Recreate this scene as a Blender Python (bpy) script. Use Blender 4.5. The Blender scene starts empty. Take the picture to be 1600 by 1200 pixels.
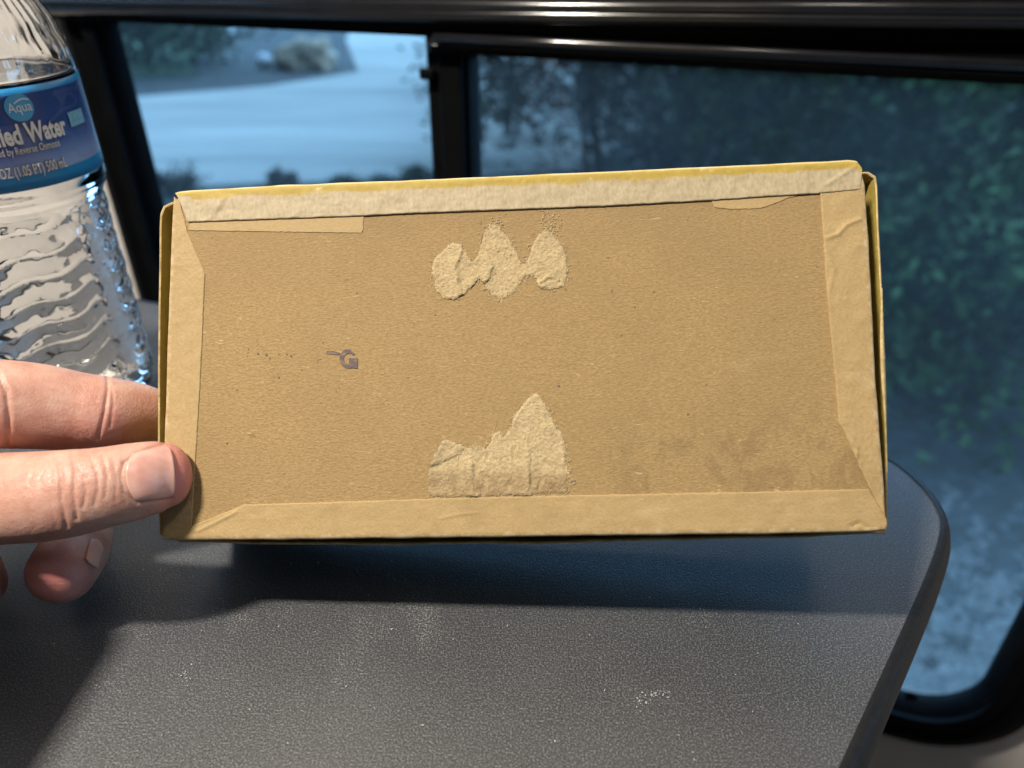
import bpy, bmesh, math, random
import numpy as np
from mathutils import Vector, Matrix, noise
from mathutils.bvhtree import BVHTree
from mathutils.geometry import tessellate_polygon

random.seed(7)
rng = np.random.default_rng(7)
SC = bpy.context.scene
COL = SC.collection
PI = math.pi

# ------------------------------------------------------------------ camera
CAM = Vector((0, 0, 0.922))            # table top 0.75 m, cabin floor 0 m
TH = math.radians(31.7)                # looking down
FPX = 1156.0                           # focal length in pixels of the 1600 px wide photograph
FW = Vector((0, math.cos(TH), -math.sin(TH)))
UP = Vector((0, math.sin(TH), math.cos(TH)))
cam = bpy.data.cameras.new('camera')
cam.lens = 36.0 * FPX / 1600.0
cam.sensor_width = 36.0
cam.clip_start = 0.01
cam.clip_end = 400
cam.dof.use_dof = True
cam.dof.focus_distance = 0.209
cam.dof.aperture_fstop = 9.0
camo = bpy.data.objects.new('camera', cam)
COL.objects.link(camo)
camo.location = CAM
camo.rotation_euler = (PI / 2 - TH, 0, 0)
SC.camera = camo

# ------------------------------------------------------------------ world, exposure
W = bpy.data.worlds.new('World')
SC.world = W
W.use_nodes = True
W.node_tree.nodes['Background'].inputs[0].default_value = (0.50, 0.55, 0.66, 1)
W.node_tree.nodes['Background'].inputs[1].default_value = 0.006
SC.view_settings.view_transform = 'Standard'
SC.view_settings.look = 'None'
SC.view_settings.exposure = 0.0
SC.view_settings.gamma = 1.0
SC.view_settings.use_curve_mapping = False
SC.cycles.use_denoising = True
try:
    SC.cycles.denoiser = 'OPENIMAGEDENOISE'
    SC.cycles.denoising_input_passes = 'RGB_ALBEDO_NORMAL'
except Exception:
    pass
SC.cycles.max_bounces = 16
SC.cycles.transmission_bounces = 14
SC.cycles.transparent_max_bounces = 16
SC.cycles.caustics_reflective = False
SC.cycles.caustics_refractive = False
SC.cycles.sample_clamp_indirect = 6

TABLE_Z = 0.75
CEIL_Z = 1.95
LAMP_P = 33.0
SKY_STRENGTH = 4.6
GROUND_Z = -0.85


# ------------------------------------------------------------------ geometry helpers
def ray(px, py):
    return Vector(((px - 800) / FPX, 0, 0)) + UP * ((600 - py) / FPX) + FW


def at_depth(px, py, d):
    return CAM + ray(px, py) * d


def at_plane(px, py, p0, n):
    r = ray(px, py)
    return CAM + r * ((p0 - CAM).dot(n) / r.dot(n))


def at_z(px, py, z):
    r = ray(px, py)
    return CAM + r * ((z - CAM.z) / r.z)


def link(name, me, mat=None, parent=None, smooth=False):
    o = bpy.data.objects.new(name, me)
    COL.objects.link(o)
    if mat:
        me.materials.append(mat)
    if parent:
        o.parent = parent
    if smooth:
        me.polygons.foreach_set('use_smooth', [True] * len(me.polygons))
    return o


def mesh(name, vs, fs, mat=None, parent=None, smooth=False):
    me = bpy.data.meshes.new(name)
    me.from_pydata([tuple(v) for v in vs], [], fs)
    me.update()
    return link(name, me, mat, parent, smooth)


def bmobj(name, bm, mat=None, parent=None, smooth=False):
    me = bpy.data.meshes.new(name)
    bm.normal_update()
    bm.to_mesh(me)
    bm.free()
    return link(name, me, mat, parent, smooth)


def empty(name, loc=(0, 0, 0), mw=None):
    o = bpy.data.objects.new(name, None)
    COL.objects.link(o)
    if mw is not None:
        o.matrix_world = mw
    else:
        o.location = loc
    o.empty_display_size = 0.02
    return o


def tag(o, label=None, cat=None, group=None, kind=None):
    if label: o['label'] = label
    if cat: o['category'] = cat
    if group: o['group'] = group
    if kind: o['kind'] = kind
    return o


def box(bm, c, s):
    r = bmesh.ops.create_cube(bm, size=1.0, matrix=Matrix.Translation(c) @ Matrix.Diagonal((*s, 1)))
    return r['verts']


def grid_faces(nu, nv, closed_u=False):
    fs = []
    for i in range(nu if closed_u else nu - 1):
        for j in range(nv - 1):
            a = i * nv + j
            b = ((i + 1) % nu) * nv + j
            fs.append((a, b, b + 1, a + 1))
    return fs


def resample(pts, n):
    pts = [Vector(p) for p in pts]
    L = [0.0]
    for a, b in zip(pts, pts[1:]):
        L.append(L[-1] + (b - a).length)
    out = []
    k = 0
    for i in range(n):
        s = L[-1] * i / (n - 1)
        while k < len(pts) - 2 and L[k + 1] < s:
            k += 1
        t = (s - L[k]) / max(L[k + 1] - L[k], 1e-9)
        out.append(pts[k].lerp(pts[k + 1], min(max(t, 0), 1)))
    return out


def tube(path, radii, n=10, caps=True):
    """round tube as (verts, faces); radii per point"""
    path = [Vector(p) for p in path]
    vs, fs = [], []
    for i, p in enumerate(path):
        a = path[max(i - 1, 0)]
        b = path[min(i + 1, len(path) - 1)]
        t = (b - a).normalized()
        h = Vector((0, 0, 1)) if abs(t.z) < 0.9 else Vector((1, 0, 0))
        x = t.cross(h).normalized()
        y = t.cross(x)
        for k in range(n):
            an = 2 * PI * k / n
            vs.append(p + (x * math.cos(an) + y * math.sin(an)) * radii[i])
    for i in range(len(path) - 1):
        for k in range(n):
            a = i * n + k
            b = i * n + (k + 1) % n
            fs.append((a, b, b + n, a + n))
    if caps:
        fs.append(tuple(range(n))[::-1])
        fs.append(tuple(range((len(path) - 1) * n, len(path) * n)))
    return vs, fs


def merge(parts):
    V, Fs = [], []
    for v, f in parts:
        o = len(V)
        V += v
        Fs += [tuple(i + o for i in q) for q in f]
    return V, Fs


# ------------------------------------------------------------------ material helpers
class NT:
    def __init__(self, name):
        self.m = bpy.data.materials.new(name)
        self.m.use_nodes = True
        self.t = self.m.node_tree
        self.b = self.t.nodes['Principled BSDF']
        self.out = self.t.nodes['Material Output']

    def n(self, typ, **kw):
        nd = self.t.nodes.new(typ)
        for k, v in kw.items():
            setattr(nd, k, v)
        return nd

    def l(self, a, b):
        self.t.links.new(a, b)

    def coord(self, scale=(1, 1, 1), which='Object'):
        c = self.n('ShaderNodeTexCoord')
        mp = self.n('ShaderNodeMapping')
        mp.inputs['Scale'].default_value = scale
        self.l(c.outputs[which], mp.inputs['Vector'])
        return mp.outputs[0]

    def noise(self, scale, detail=4, rough=0.55, stretch=(1, 1, 1), which='Object', dist=0.0):
        nz = self.n('ShaderNodeTexNoise')
        nz.inputs['Scale'].default_value = scale
        nz.inputs['Detail'].default_value = detail
        nz.inputs['Roughness'].default_value = rough
        nz.inputs['Distortion'].default_value = dist
        self.l(self.coord(stretch, which), nz.inputs['Vector'])
        return nz.outputs['Fac']

    def ramp(self, fac, stops):
        r = self.n('ShaderNodeValToRGB')
        els = r.color_ramp.elements
        while len(els) < len(stops):
            els.new(0.5)
        for e, (p, c) in zip(els, stops):
            e.position = p
            e.color = (*c, 1) if not isinstance(c, (int, float)) else (c, c, c, 1)
        self.l(fac, r.inputs['Fac'])
        return r.outputs['Color']

    def mix(self, fac, a, b, mode='MIX'):
        m = self.n('ShaderNodeMix', data_type='RGBA', blend_type=mode)
        for i, v in ((0, fac), (6, a), (7, b)):
            s = m.inputs[i]
            if isinstance(v, (int, float)):
                s.default_value = v
            elif isinstance(v, tuple):
                s.default_value = (*v, 1)
            else:
                self.l(v, s)
        return m.outputs[2]

    def math(self, op, a, b=0.0, c=None, clamp=False):
        m = self.n('ShaderNodeMath', operation=op)
        m.use_clamp = clamp
        for i, v in enumerate((a, b) if c is None else (a, b, c)):
            if isinstance(v, (int, float)):
                m.inputs[i].default_value = v
            else:
                self.l(v, m.inputs[i])
        return m.outputs[0]

    def bump(self, h, strength=1.0, dist=0.001, prev=None):
        b = self.n('ShaderNodeBump')
        b.inputs['Strength'].default_value = strength
        b.inputs['Distance'].default_value = dist
        self.l(h, b.inputs['Height'])
        if prev is not None:
            self.l(prev, b.inputs['Normal'])
        return b.outputs[0]

    def set(self, **kw):
        for k, v in kw.items():
            s = self.b.inputs[k.replace('_', ' ')]
            if isinstance(v, tuple):
                s.default_value = (*v, 1) if len(v) == 3 and s.type == 'RGBA' else v
            elif isinstance(v, (int, float)):
                s.default_value = v
            else:
                self.l(v, s)
        return self


def plain(name, col, rough=0.5, metal=0.0, var=0.12, vs=200, bump=0.0, bscale=800, spec=0.5):
    t = NT(name)
    f = t.noise(vs, 4)
    c = t.ramp(f, [(0.3, tuple(x * (1 - var) for x in col)), (0.7, tuple(min(x * (1 + var), 1) for x in col))])
    t.set(Base_Color=c, Roughness=rough, Metallic=metal, Specular_IOR_Level=spec)
    if bump:
        t.set(Normal=t.bump(t.noise(bscale, 3), 1.0, bump))
    return t.m


# ================================================================== LARGE STRUCTURE
# ---- window wall: plane 0.42 m from the camera axis, turned 19.8 degrees
WN = Vector((0.339, 0.941, 0)).normalized()       # points outdoors
WA = Vector((WN.y, -WN.x, 0))                     # to the right along the wall
WOFF = 0.42


def wl(a, z, d=0.0):
    """wall coordinates: along, height, depth towards the cabin"""
    return WN * (WOFF - d) + WA * a + Vector((0, 0, z))


def wpx(px, py, d=0.0):
    p = at_plane(px, py, WN * (WOFF - d), WN)
    return p.dot(WA), p.z


def rrect(a0, a1, z0, z1, r, n=12, rt=None):
    out = []
    rb, rt = r, (r if rt is None else rt)
    for s in range(4):
        r = rt if s < 2 else rb
        cx = a1 - r if s in (0, 3) else a0 + r
        cz = z1 - r if s < 2 else z0 + r
        for k in range(n):
            an = PI / 2 * (s + k / (n - 1))
            out.append((cx + r * math.cos(an), cz + r * math.sin(an)))
    return out


def ring(name, prof, a0, a1, z0, z1, r, mat, parent=None, smooth=True):
    """frame from (inset, depth) profile steps around a rounded rectangle"""
    vs = []
    nn = 48
    for ins, d in prof:
        for (a, z) in rrect(a0 + ins, a1 - ins, z0 + ins, z1 - ins, max(r - ins, 0.002), rt=0.004):
            vs.append(wl(a, z, d))
    fs = []
    for i in range(len(prof) - 1):
        for k in range(nn):
            k2 = (k + 1) % nn
            fs.append((i * nn + k, i * nn + k2, (i + 1) * nn + k2, (i + 1) * nn + k))
    o = mesh(name, vs, fs, mat, parent, smooth)
    bev = o.modifiers.new('edge', 'EDGE_SPLIT')
    bev.split_angle = math.radians(50)
    return o


aLo, _ = wpx(213, 400)
aLi, _ = wpx(206, 165)
aMl, _ = wpx(677, 160)
aMr, _ = wpx(741, 160)
aRi, _ = wpx(1603, 950)
_, zTop = wpx(420, 43)
_, zBot = wpx(1490, 1080)
_, zBo = wpx(1500, 1166)
FWD = aLi - aLo
aRo = aRi + FWD
zTo = zTop + FWD
WIN = dict(a0=aLo, a1=aRo, z0=zBo, z1=zTo)

wt = NT('wall_panel_paint')
wt.set(Base_Color=wt.ramp(wt.noise(30, 5), [(0.3, (0.76, 0.71, 0.66)), (0.7, (0.82, 0.77, 0.72))]), Roughness=0.55,
       Normal=wt.bump(wt.noise(900, 3), 0.6, 0.0003))
M_WALL = wt.m
# wall sheet with the window opening
inner = rrect(aLo + 0.006, aRo - 0.006, zBo + 0.006, zTo - 0.006, 0.06, rt=0.003)
ca, cz = (aLo + aRo) / 2, (zBo + zTo) / 2
vs = []
for (a, z) in inner:
    vs.append(wl(a, z, 0))
for (a, z) in inner:
    da, dz = a - ca, z - cz
    s = min(2.6 / max(abs(da), 1e-6), (CEIL_Z - cz if dz > 0 else cz) / max(abs(dz), 1e-6))
    vs.append(wl(ca + da * s, cz + dz * s, 0))
for i in range(96):
    vs.append(vs[i] + WN * 0.018)
nn = 48
fs = []
for k in range(nn):
    k2 = (k + 1) % nn
    fs.append((k, k2, nn + k2, nn + k))
    fs.append((96 + k2, 96 + k, 96 + nn + k, 96 + nn + k2))
    fs.append((k2, k, 96 + k, 96 + k2))
    fs.append((nn + k, nn + k2, 96 + nn + k2, 96 + nn + k))
tag(mesh('wall', vs, fs, M_WALL), kind='structure')

# ---- cabin ceiling and floor (out of the frame, they carry the lamps and the table)
M_CEIL = plain('ceiling_panel', (0.62, 0.60, 0.56), 0.6)
M_FLOOR = plain('cabin_vinyl', (0.12, 0.09, 0.07), 0.5)
for nm, z, m in (('ceiling', CEIL_Z, M_CEIL), ('cabin_floor', -0.02, M_FLOOR)):
    bm = bmesh.new()
    c = WN * (WOFF - 0.9 + 0.04)
    vv = box(bm, (0, 0, 0), (5.0, 1.8, 0.02))
    rot = Matrix.Rotation(math.atan2(WA.y, WA.x), 4, 'Z')
    bmesh.ops.transform(bm, matrix=Matrix.Translation((c.x, c.y, z + 0.01)) @ rot, verts=bm.verts)
    tag(bmobj(nm, bm, m), kind='structure')

# ---- ceiling lamps: small rectangular cabin lights
M_LH = plain('lamp_housing_white', (0.75, 0.75, 0.73), 0.4)
LAMPS = [((-0.56, -0.12), 1.0, 'bright rectangular ceiling lamp above the hand'),
         ((-0.10, -0.40), 0.012, 'dim rectangular ceiling lamp behind the camera'),
         ((0.34, -0.04), 0.045, 'dim rectangular ceiling lamp above the table corner')]
for (lx, ly), pw, lab in LAMPS:
    e = empty('ceiling_lamp', (lx, ly, CEIL_Z))
    tag(e, lab, 'lamp', 'ceiling lamps')
    bm = bmesh.new()
    box(bm, (0, 0, -0.008), (0.21, 0.11, 0.016))
    bmesh.ops.bevel(bm, geom=bm.edges[:], offset=0.004, segments=2, affect='EDGES')
    bmobj('housing', bm, M_LH, e)
    ld = bpy.data.lights.new('ceiling_lamp_light', 'AREA')
    ld.shape = 'RECTANGLE'
    ld.size = 0.17
    ld.size_y = 0.07
    ld.energy = LAMP_P * pw
    ld.color = (1.0, 0.915, 0.79)
    lo = bpy.data.objects.new('ceiling_lamp_light', ld)
    COL.objects.link(lo)
    lo.parent = e
    lo.location = (0, 0, -0.018)

# ---- window
mb = NT('black_frame_satin')
mb.set(Base_Color=mb.ramp(mb.noise(60, 4), [(0.3, (0.0018, 0.002, 0.0024)), (0.7, (0.0035, 0.004, 0.0048))]), Roughness=0.6, Specular_IOR_Level=0.08,
       Normal=mb.bump(mb.noise(1500, 2), 0.4, 0.0001))
M_BLACK = mb.m
M_RAIL = plain('black_rail_gloss', (0.012, 0.012, 0.014), 0.20, 0, 0.2, 80, spec=1.0)
gl = NT('window_glass')
tr = gl.n('ShaderNodeBsdfTransparent')
tr.inputs[0].default_value = (0.80, 0.86, 0.90, 1)
gs = gl.n('ShaderNodeBsdfGlossy')
gs.inputs['Roughness'].default_value = 0.02
lw = gl.n('ShaderNodeFresnel')
lw.inputs['IOR'].default_value = 1.4
mx = gl.n('ShaderNodeMixShader')
veil = gl.n('ShaderNodeBsdfTranslucent')  # pale veil put into the glass as haze, to lighten the view
veil.inputs[0].default_value = (0.75, 0.78, 0.80, 1)
veil_mix = gl.n('ShaderNodeMixShader')
gl.l(gl.ramp(gl.noise(9, 5, 0.7), [(0.3, 0.016), (0.7, 0.034)]), veil_mix.inputs[0])
gl.l(tr.outputs[0], veil_mix.inputs[1])
gl.l(veil.outputs[0], veil_mix.inputs[2])
gl.l(lw.outputs[0], mx.inputs[0])
gl.l(veil_mix.outputs[0], mx.inputs[1])
gl.l(gs.outputs[0], mx.inputs[2])
gl.l(mx.outputs[0], gl.out.inputs['Surface'])
M_GLASS = gl.m

win = empty('sliding_window', wl(ca, zBo, 0))
tag(win, 'black framed sliding window with two panes behind the box and bottle', 'window')
win_inv = Matrix.Translation(-win.location)


def wchild(o):
    o.parent = win
    o.matrix_parent_inverse = win_inv
    return o


wchild(ring('frame', [(0.0, -0.002), (0.0, 0.006), (0.006, 0.014), (0.014, 0.016), (0.018, 0.012), (0.021, 0.012), (0.026, 0.017),
                      (0.034, 0.016), (FWD - 0.006, 0.008), (FWD, 0.002), (FWD, -0.007)], aLo, aRo, zBo, zTo, 0.075, M_BLACK))


def wbar(name, a0, a1, z0, z1, d0, d1, bev=0.003, mat=M_BLACK, tilt=0.0):
    """bevelled bar in wall coordinates"""
    bm = bmesh.new()
    box(bm, (0, 0, 0), (a1 - a0, d1 - d0, z1 - z0))
    bmesh.ops.bevel(bm, geom=bm.edges[:], offset=bev, segments=3, affect='EDGES', profile=0.6)
    c = wl((a0 + a1) / 2, (z0 + z1) / 2, (d0 + d1) / 2)
    rot = Matrix((WA, WN, Vector((0, 0, 1)))).transposed().to_4x4()
    bmesh.ops.transform(bm, matrix=Matrix.Translation(c) @ rot @ Matrix.Rotation(tilt, 4, 'Y'), verts=bm.verts)
    return bmobj(name, bm, mat, None, True)


# sliding sash on the right: rails and stiles
_, zS1 = wpx(1150, 80, 0.006)
_, zS0 = wpx(1150, 112, 0.006)
sash = wchild(wbar('sash_rail', aMl + 0.004, aRi + 0.01, zS0, zTop + 0.012, -0.012, 0.000, 0.003))
wchild(wbar('sash_rail', aMl + 0.006, aRi + 0.01, zS0 + 0.006, zS1 - 0.002, 0.0005, 0.018, 0.0045, mat=M_RAIL))
wchild(wbar('mullion', aMl, aMr, zBot - 0.01, zTop + 0.008, -0.012, 0.008, 0.004))
wchild(wbar('meeting_stile', aMl + 0.010, aMl + 0.024, zBot - 0.005, zTop + 0.002, 0.0085, 0.013, 0.002))
_, zs_ = wpx(1150, 82, 0.021)
vs_, fs_ = tube([wl(aMl + 0.012, zs_, 0.020), wl(ca, zs_, 0.020), wl(aRi + 0.006, zs_, 0.020)], [0.0026] * 3, 20)  # glossy tube added to carry a highlight line along the sash
wchild(mesh('rail', vs_, fs_, M_RAIL, None, True))
# latch on the mullion head
wchild(wbar('latch', aMl - 0.002, aMl + 0.007, zTop - 0.022, zTop - 0.016, 0.0088, 0.013, 0.0015))
# panes
for a0, a1, z0, z1, d, lab in ((aLi - 0.004, aMl + 0.01, zBot - 0.012, zTop + 0.005, -0.0055, 'clear fixed pane showing the pale drive'),
                               (aMr - 0.01, aRi + 0.004, zBot - 0.012, zS0 + 0.004, -0.0040, 'clear sliding pane showing dark bushes')):
    pts = rrect(a0, a1, z0, z1, 0.04 if d > -0.005 else 0.01, rt=0.003)
    bm = bmesh.new()
    f = bm.faces.new([bm.verts.new(wl(a, z, d)) for a, z in pts])
    p = bmobj('pane', bm, M_GLASS)
    p['label'] = lab
    wchild(p)
# frame screws
for px, py in ((136, 57), (181, 228), (222, 376), (1424, 1092)):
    a, z = wpx(px, py, 0.016)
    v, f = [], []
    for k in range(12):
        for r, d in ((0.0042, 0.0), (0.0042, 0.0012), (0.0028, 0.0022), (0.0003, 0.0024)):
            v.append(wl(a + r * math.cos(k * PI / 6), z + r * math.sin(k * PI / 6), 0.0135 + d))
    wchild(mesh('screw', v, grid_faces(12, 4, True), M_BLACK, None, True))

# ---- shade cassette above the window, a ribbed black head rail
sh = empty('window_shade', wl(ca, zTo, 0.03))
tag(sh, 'black ribbed head rail of a rolled window shade above the window', 'window shade')


def schild(o):
    o.parent = sh
    o.matrix_parent_inverse = Matrix.Translation(-sh.location)
    return o


_, zc = wpx(900, 13, 0.021)
_, zd = wpx(900, 28, 0.021)
schild(wbar('cassette', aLo - 0.03, aRo + 0.2, zc + 0.006, zc + 0.075, 0.0175, 0.0205, 0.001, tilt=-0.014))
for z in (zc, zd):
    vs_, fs_ = tube([wl(aLo + 0.004, z - 0.006 * 1, 0.021), wl(ca, z - 0.0, 0.021), wl(aRo + 0.2, z + 0.013, 0.021)], [0.0036] * 3, 24)
    schild(mesh('rail', vs_, fs_, M_RAIL, None, True))
schild(wbar('back_strip', aLo, aRo + 0.2, zd - 0.006, zc + 0.012, 0.0172, 0.0195, 0.001, tilt=-0.014))

# ---- outdoors: ground, drive, sky
def ground_mat():
    t = NT('leaf_litter_ground')
    a = t.noise(1.2, 6, 0.6)
    b = t.noise(14, 5, 0.7)
    c = t.ramp(a, [(0.30, (0.045, 0.042, 0.036)), (0.7, (0.08, 0.075, 0.066))])
    c2 = t.mix(t.ramp(b, [(0.45, 0.0), (0.68, 0.8)]), c, (0.14, 0.145, 0.15))
    t.set(Base_Color=c2, Roughness=0.9, Normal=t.bump(b, 1.0, 0.03))
    return t.m


def drive_mat():
    t = NT('pale_gravel_drive')
    b = t.noise(0.55, 6, 0.65, (0.35, 1.6, 1))
    c = t.ramp(b, [(0.32, (0.34, 0.31, 0.27)), (0.52, (0.49, 0.44, 0.38)), (0.70, (0.62, 0.56, 0.49))])
    t.set(Base_Color=c, Roughness=0.9, Normal=t.bump(t.noise(50, 4), 1.0, 0.01))
    return t.m


gm = mesh('ground', [(-90, 0.9 - 40, GROUND_Z), (90, 0.9 - 40, GROUND_Z), (90, 120, GROUND_Z), (-90, 120, GROUND_Z)], [(0, 1, 2, 3)], ground_mat())
tag(gm, kind='structure')


def ground_patch(name, pix, z, mat):
    pts = [at_z(px, py, z) for px, py in pix]
    bm = bmesh.new()
    bm.faces.new([bm.verts.new(p) for p in pts])
    return tag(bmobj(name, bm, mat), kind='structure')


ground_patch('drive', [(-500, 330), (100, 300), (420, 285), (690, 278), (900, 265), (1060, 180), (1000, 60), (860, 5), (560, 20), (540, 62), (560, 112), (420, 134), (200, 152), (-300, 190)],
             GROUND_Z + 0.006, drive_mat())
gt = NT('dull_grass')
gt.set(Base_Color=gt.ramp(gt.noise(3, 6), [(0.3, (0.05, 0.09, 0.045)), (0.7, (0.10, 0.16, 0.075))]), Roughness=0.95)
ground_patch('verge', [(-200, 130), (300, 118), (320, 60), (200, 20), (-200, 30)], GROUND_Z + 0.010, gt.m)

# sky dome over the outdoor half
sk = NT('dusk_sky')
em = sk.n('ShaderNodeEmission')
em.inputs[0].default_value = (0.28, 0.60, 1.0, 1)
em.inputs[1].default_value = SKY_STRENGTH
sk.l(em.outputs[0], sk.out.inputs['Surface'])
v, f = [], []
NU, NVV = 17, 9
for i in range(NU):
    for j in range(NVV):
        az = math.atan2(WA.y, WA.x) + PI * i / (NU - 1)
        el = PI / 2 * j / (NVV - 1)
        v.append((80 * math.cos(az) * math.cos(el), 80 * math.sin(az) * math.cos(el), GROUND_Z - 0.5 + 80 * math.sin(el)))
tag(mesh('sky', v, [q[::-1] for q in grid_faces(NU, NVV)], sk.m, None, True), kind='structure')

# ================================================================== TABLE
def table_mat():
    t = NT('charcoal_laminate')
    fine = t.noise(2000, 2, 0.6)
    med = t.noise(520, 3, 0.6)
    big = t.noise(9, 5, 0.6)
    base = t.ramp(big, [(0.32, (0.028, 0.030, 0.034)), (0.68, (0.054, 0.056, 0.061))])
    spk = t.ramp(fine, [(0.50, 0.0), (0.66, 1.0)])
    c = t.mix(t.math('MULTIPLY', spk, 0.75), base, (0.175, 0.18, 0.19))
    c = t.mix(t.ramp(fine, [(0.34, 0.85), (0.48, 0.0)]), c, (0.030, 0.030, 0.032))
    c = t.mix(t.ramp(med, [(0.30, 0.4), (0.45, 0.0)]), c, (0.04, 0.04, 0.045))
    # worn pale scuffs
    sc = t.ramp(t.noise(26, 6, 0.75, (1, 0.6, 1)), [(0.56, 0.0), (0.72, 0.6)])
    c = t.mix(t.math('MULTIPLY', sc, spk), c, (0.42, 0.42, 0.42))
    n1 = t.bump(t.noise(1500, 2, 0.5), 1.0, 0.00014)
    n2 = t.bump(fine, 1.0, 0.00014, n1)
    t.set(Base_Color=c, Roughness=t.ramp(big, [(0.3, 0.36), (0.7, 0.46)]), Normal=n2, Specular_IOR_Level=0.75)
    return t.m


outline = [at_z(px, py, TABLE_Z) for px, py in ((-330, 500), (220, 470))]
P_back_l = outline[1]
wdir = (P_back_l - outline[0])
cor = [at_z(px, py, TABLE_Z) for px, py in ((1385, 713), (1412, 732), (1437, 754), (1455, 775), (1467, 795), (1474, 818), (1470, 845), (1458, 882), (1437, 933), (1380, 1060), (1317, 1200))]
# back edge runs parallel to the wall
ba = P_back_l.dot(WA)
bo = P_back_l.dot(WN)
back = [WN * bo + WA * (ba - 0.55), WN * bo + WA * (cor[0].dot(WA) - 0.10), WN * (bo - 0.004) + WA * (cor[0].dot(WA) - 0.05)]
back = [Vector((p.x, p.y, TABLE_Z)) for p in back]
dirn = (cor[-1] - cor[-2]).normalized()
cor.append(cor[-1] + dirn * 0.35)
last = cor[-1]
poly = back + cor + [last + Vector((-0.06, -0.03, 0)), Vector((-0.75, last.y - 0.03, TABLE_Z))]
# smooth the outline
def chaikin(p, n):
    for _ in range(n):
        q = []
        for i in range(len(p)):
            a, b = p[i], p[(i + 1) % len(p)]
            q += [a.lerp(b, 0.25), a.lerp(b, 0.75)]
        p = q
    return p
poly = chaikin(poly, 3)
npoly = len(poly)
area = sum(poly[i].x * poly[(i + 1) % npoly].y - poly[(i + 1) % npoly].x * poly[i].y for i in range(npoly))
if area < 0:
    poly = poly[::-1]
nrm = []
for i in range(npoly):
    t_ = (poly[(i + 1) % npoly] - poly[i - 1]).normalized()
    nrm.append(Vector((t_.y, -t_.x, 0)))
tb = empty('table', (-0.15, 0.1, 0))
tag(tb, 'charcoal speckled dinette table with rounded corner under box and bottle', 'table')
tb_inv = Matrix.Translation(-tb.location)
bm = bmesh.new()
top = [bm.verts.new(p) for p in poly]
bot = [bm.verts.new(p - Vector((0, 0, 0.026))) for p in poly]
bm.faces.new(top)
bm.faces.new(bot[::-1])
for i in range(npoly):
    bm.faces.new((top[i], bot[i], bot[(i + 1) % npoly], top[(i + 1) % npoly]))
o = bmobj('tabletop', bm, table_mat(), tb)
o.matrix_parent_inverse = tb_inv
prof = [(-0.0008, 0.0003), (0.0008, 0.0002), (0.0022, -0.0009), (0.0032, -0.003), (0.0044, -0.007), (0.0047, -0.012), (0.0047, -0.024), (0.004, -0.028), (0.0, -0.029)]
vs = []
for i in range(npoly):
    for off, dz in prof:
        vs.append(poly[i] + nrm[i] * off + Vector((0, 0, dz)))
M_EDGE = plain('black_edge_band', (0.010, 0.010, 0.011), 0.5, 0, 0.25, 300, 0.0002, 900, 0.3)
o = mesh('edge_band', vs, grid_faces(npoly, len(prof), True), M_EDGE, tb, True)
o.matrix_parent_inverse = tb_inv
v, f = [], []
for k in range(32):
    for r, z in ((0.13, 0.0), (0.13, 0.008), (0.04, 0.02), (0.036, 0.03), (0.036, 0.70), (0.09, 0.715), (0.09, 0.722)):
        v.append((-0.30 + r * math.cos(2 * PI * k / 32), 0.02 + r * math.sin(2 * PI * k / 32), z))
o = mesh('pedestal', v, grid_faces(32, 7, True), M_EDGE, tb, True)
o.matrix_parent_inverse = tb_inv

# ================================================================== BOX
fc = {k: at_depth(px, py, d) for k, px, py, d in (('TL', 268, 298, .20953), ('TR', 1347, 249, .19669), ('BR', 1386, 831, .18662), ('BL', 250, 845, .19946))}
BC = (fc['TL'] + fc['TR'] + fc['BR'] + fc['BL']) / 4
bu = ((fc['TR'] - fc['TL']) + (fc['BR'] - fc['BL'])).normalized()
bn = bu.cross((fc['TL'] - fc['BL'])).normalized()
bv = bn.cross(bu)
BM = Matrix((bu, bv, bn)).transposed().to_4x4()
BM.translation = BC
BMI = BM.inverted()


def bpx(px, py, z=0.0):
    """photograph pixel to box coordinates on the plane z above the base board"""
    p = BMI @ at_plane(px, py, BM @ Vector((0, 0, z)), bn)
    return Vector((p.x, p.y, z))


cb = empty('cardboard_box', mw=BM)
tag(cb, 'old yellow cardboard box showing its brown kraft underside, held in a hand', 'box')


def kraft(name, dark, mid, light, stretch=(0.5, 1, 1), fib=2100, bumpd=0.00020, specks=True, stain=0.0, glossy=0.75):
    t = NT(name)
    f1 = t.noise(fib, 4, 0.62, stretch)
    f2 = t.noise(fib * 0.45, 4, 0.65, (stretch[0] * 1.0, 1, 1), dist=0.6)
    big = t.noise(22, 5, 0.6)
    c = t.ramp(f1, [(0.28, dark), (0.50, mid), (0.74, light)])
    c = t.mix(t.ramp(big, [(0.35, 0.0), (0.70, 0.35)]), c, tuple(x * 0.78 for x in mid))
    c = t.mix(t.ramp(f2, [(0.30, 0.22), (0.5, 0.0)]), c, dark)
    if specks:
        sp = t.noise(420, 2, 0.5)
        c = t.mix(t.ramp(sp, [(0.735, 0.0), (0.76, 0.75)]), c, tuple(x * 0.28 for x in dark))
    n1 = t.bump(f1, 1.0, bumpd * 0.9)
    n2 = t.bump(f2, 0.6, bumpd * 0.7, n1)
    t.set(Base_Color=c, Roughness=glossy, Normal=n2, Specular_IOR_Level=0.25)
    return t, c


kt, kc = kraft('kraft_board', (0.268, 0.176, 0.076), (0.352, 0.240, 0.108), (0.445, 0.312, 0.150))
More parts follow.
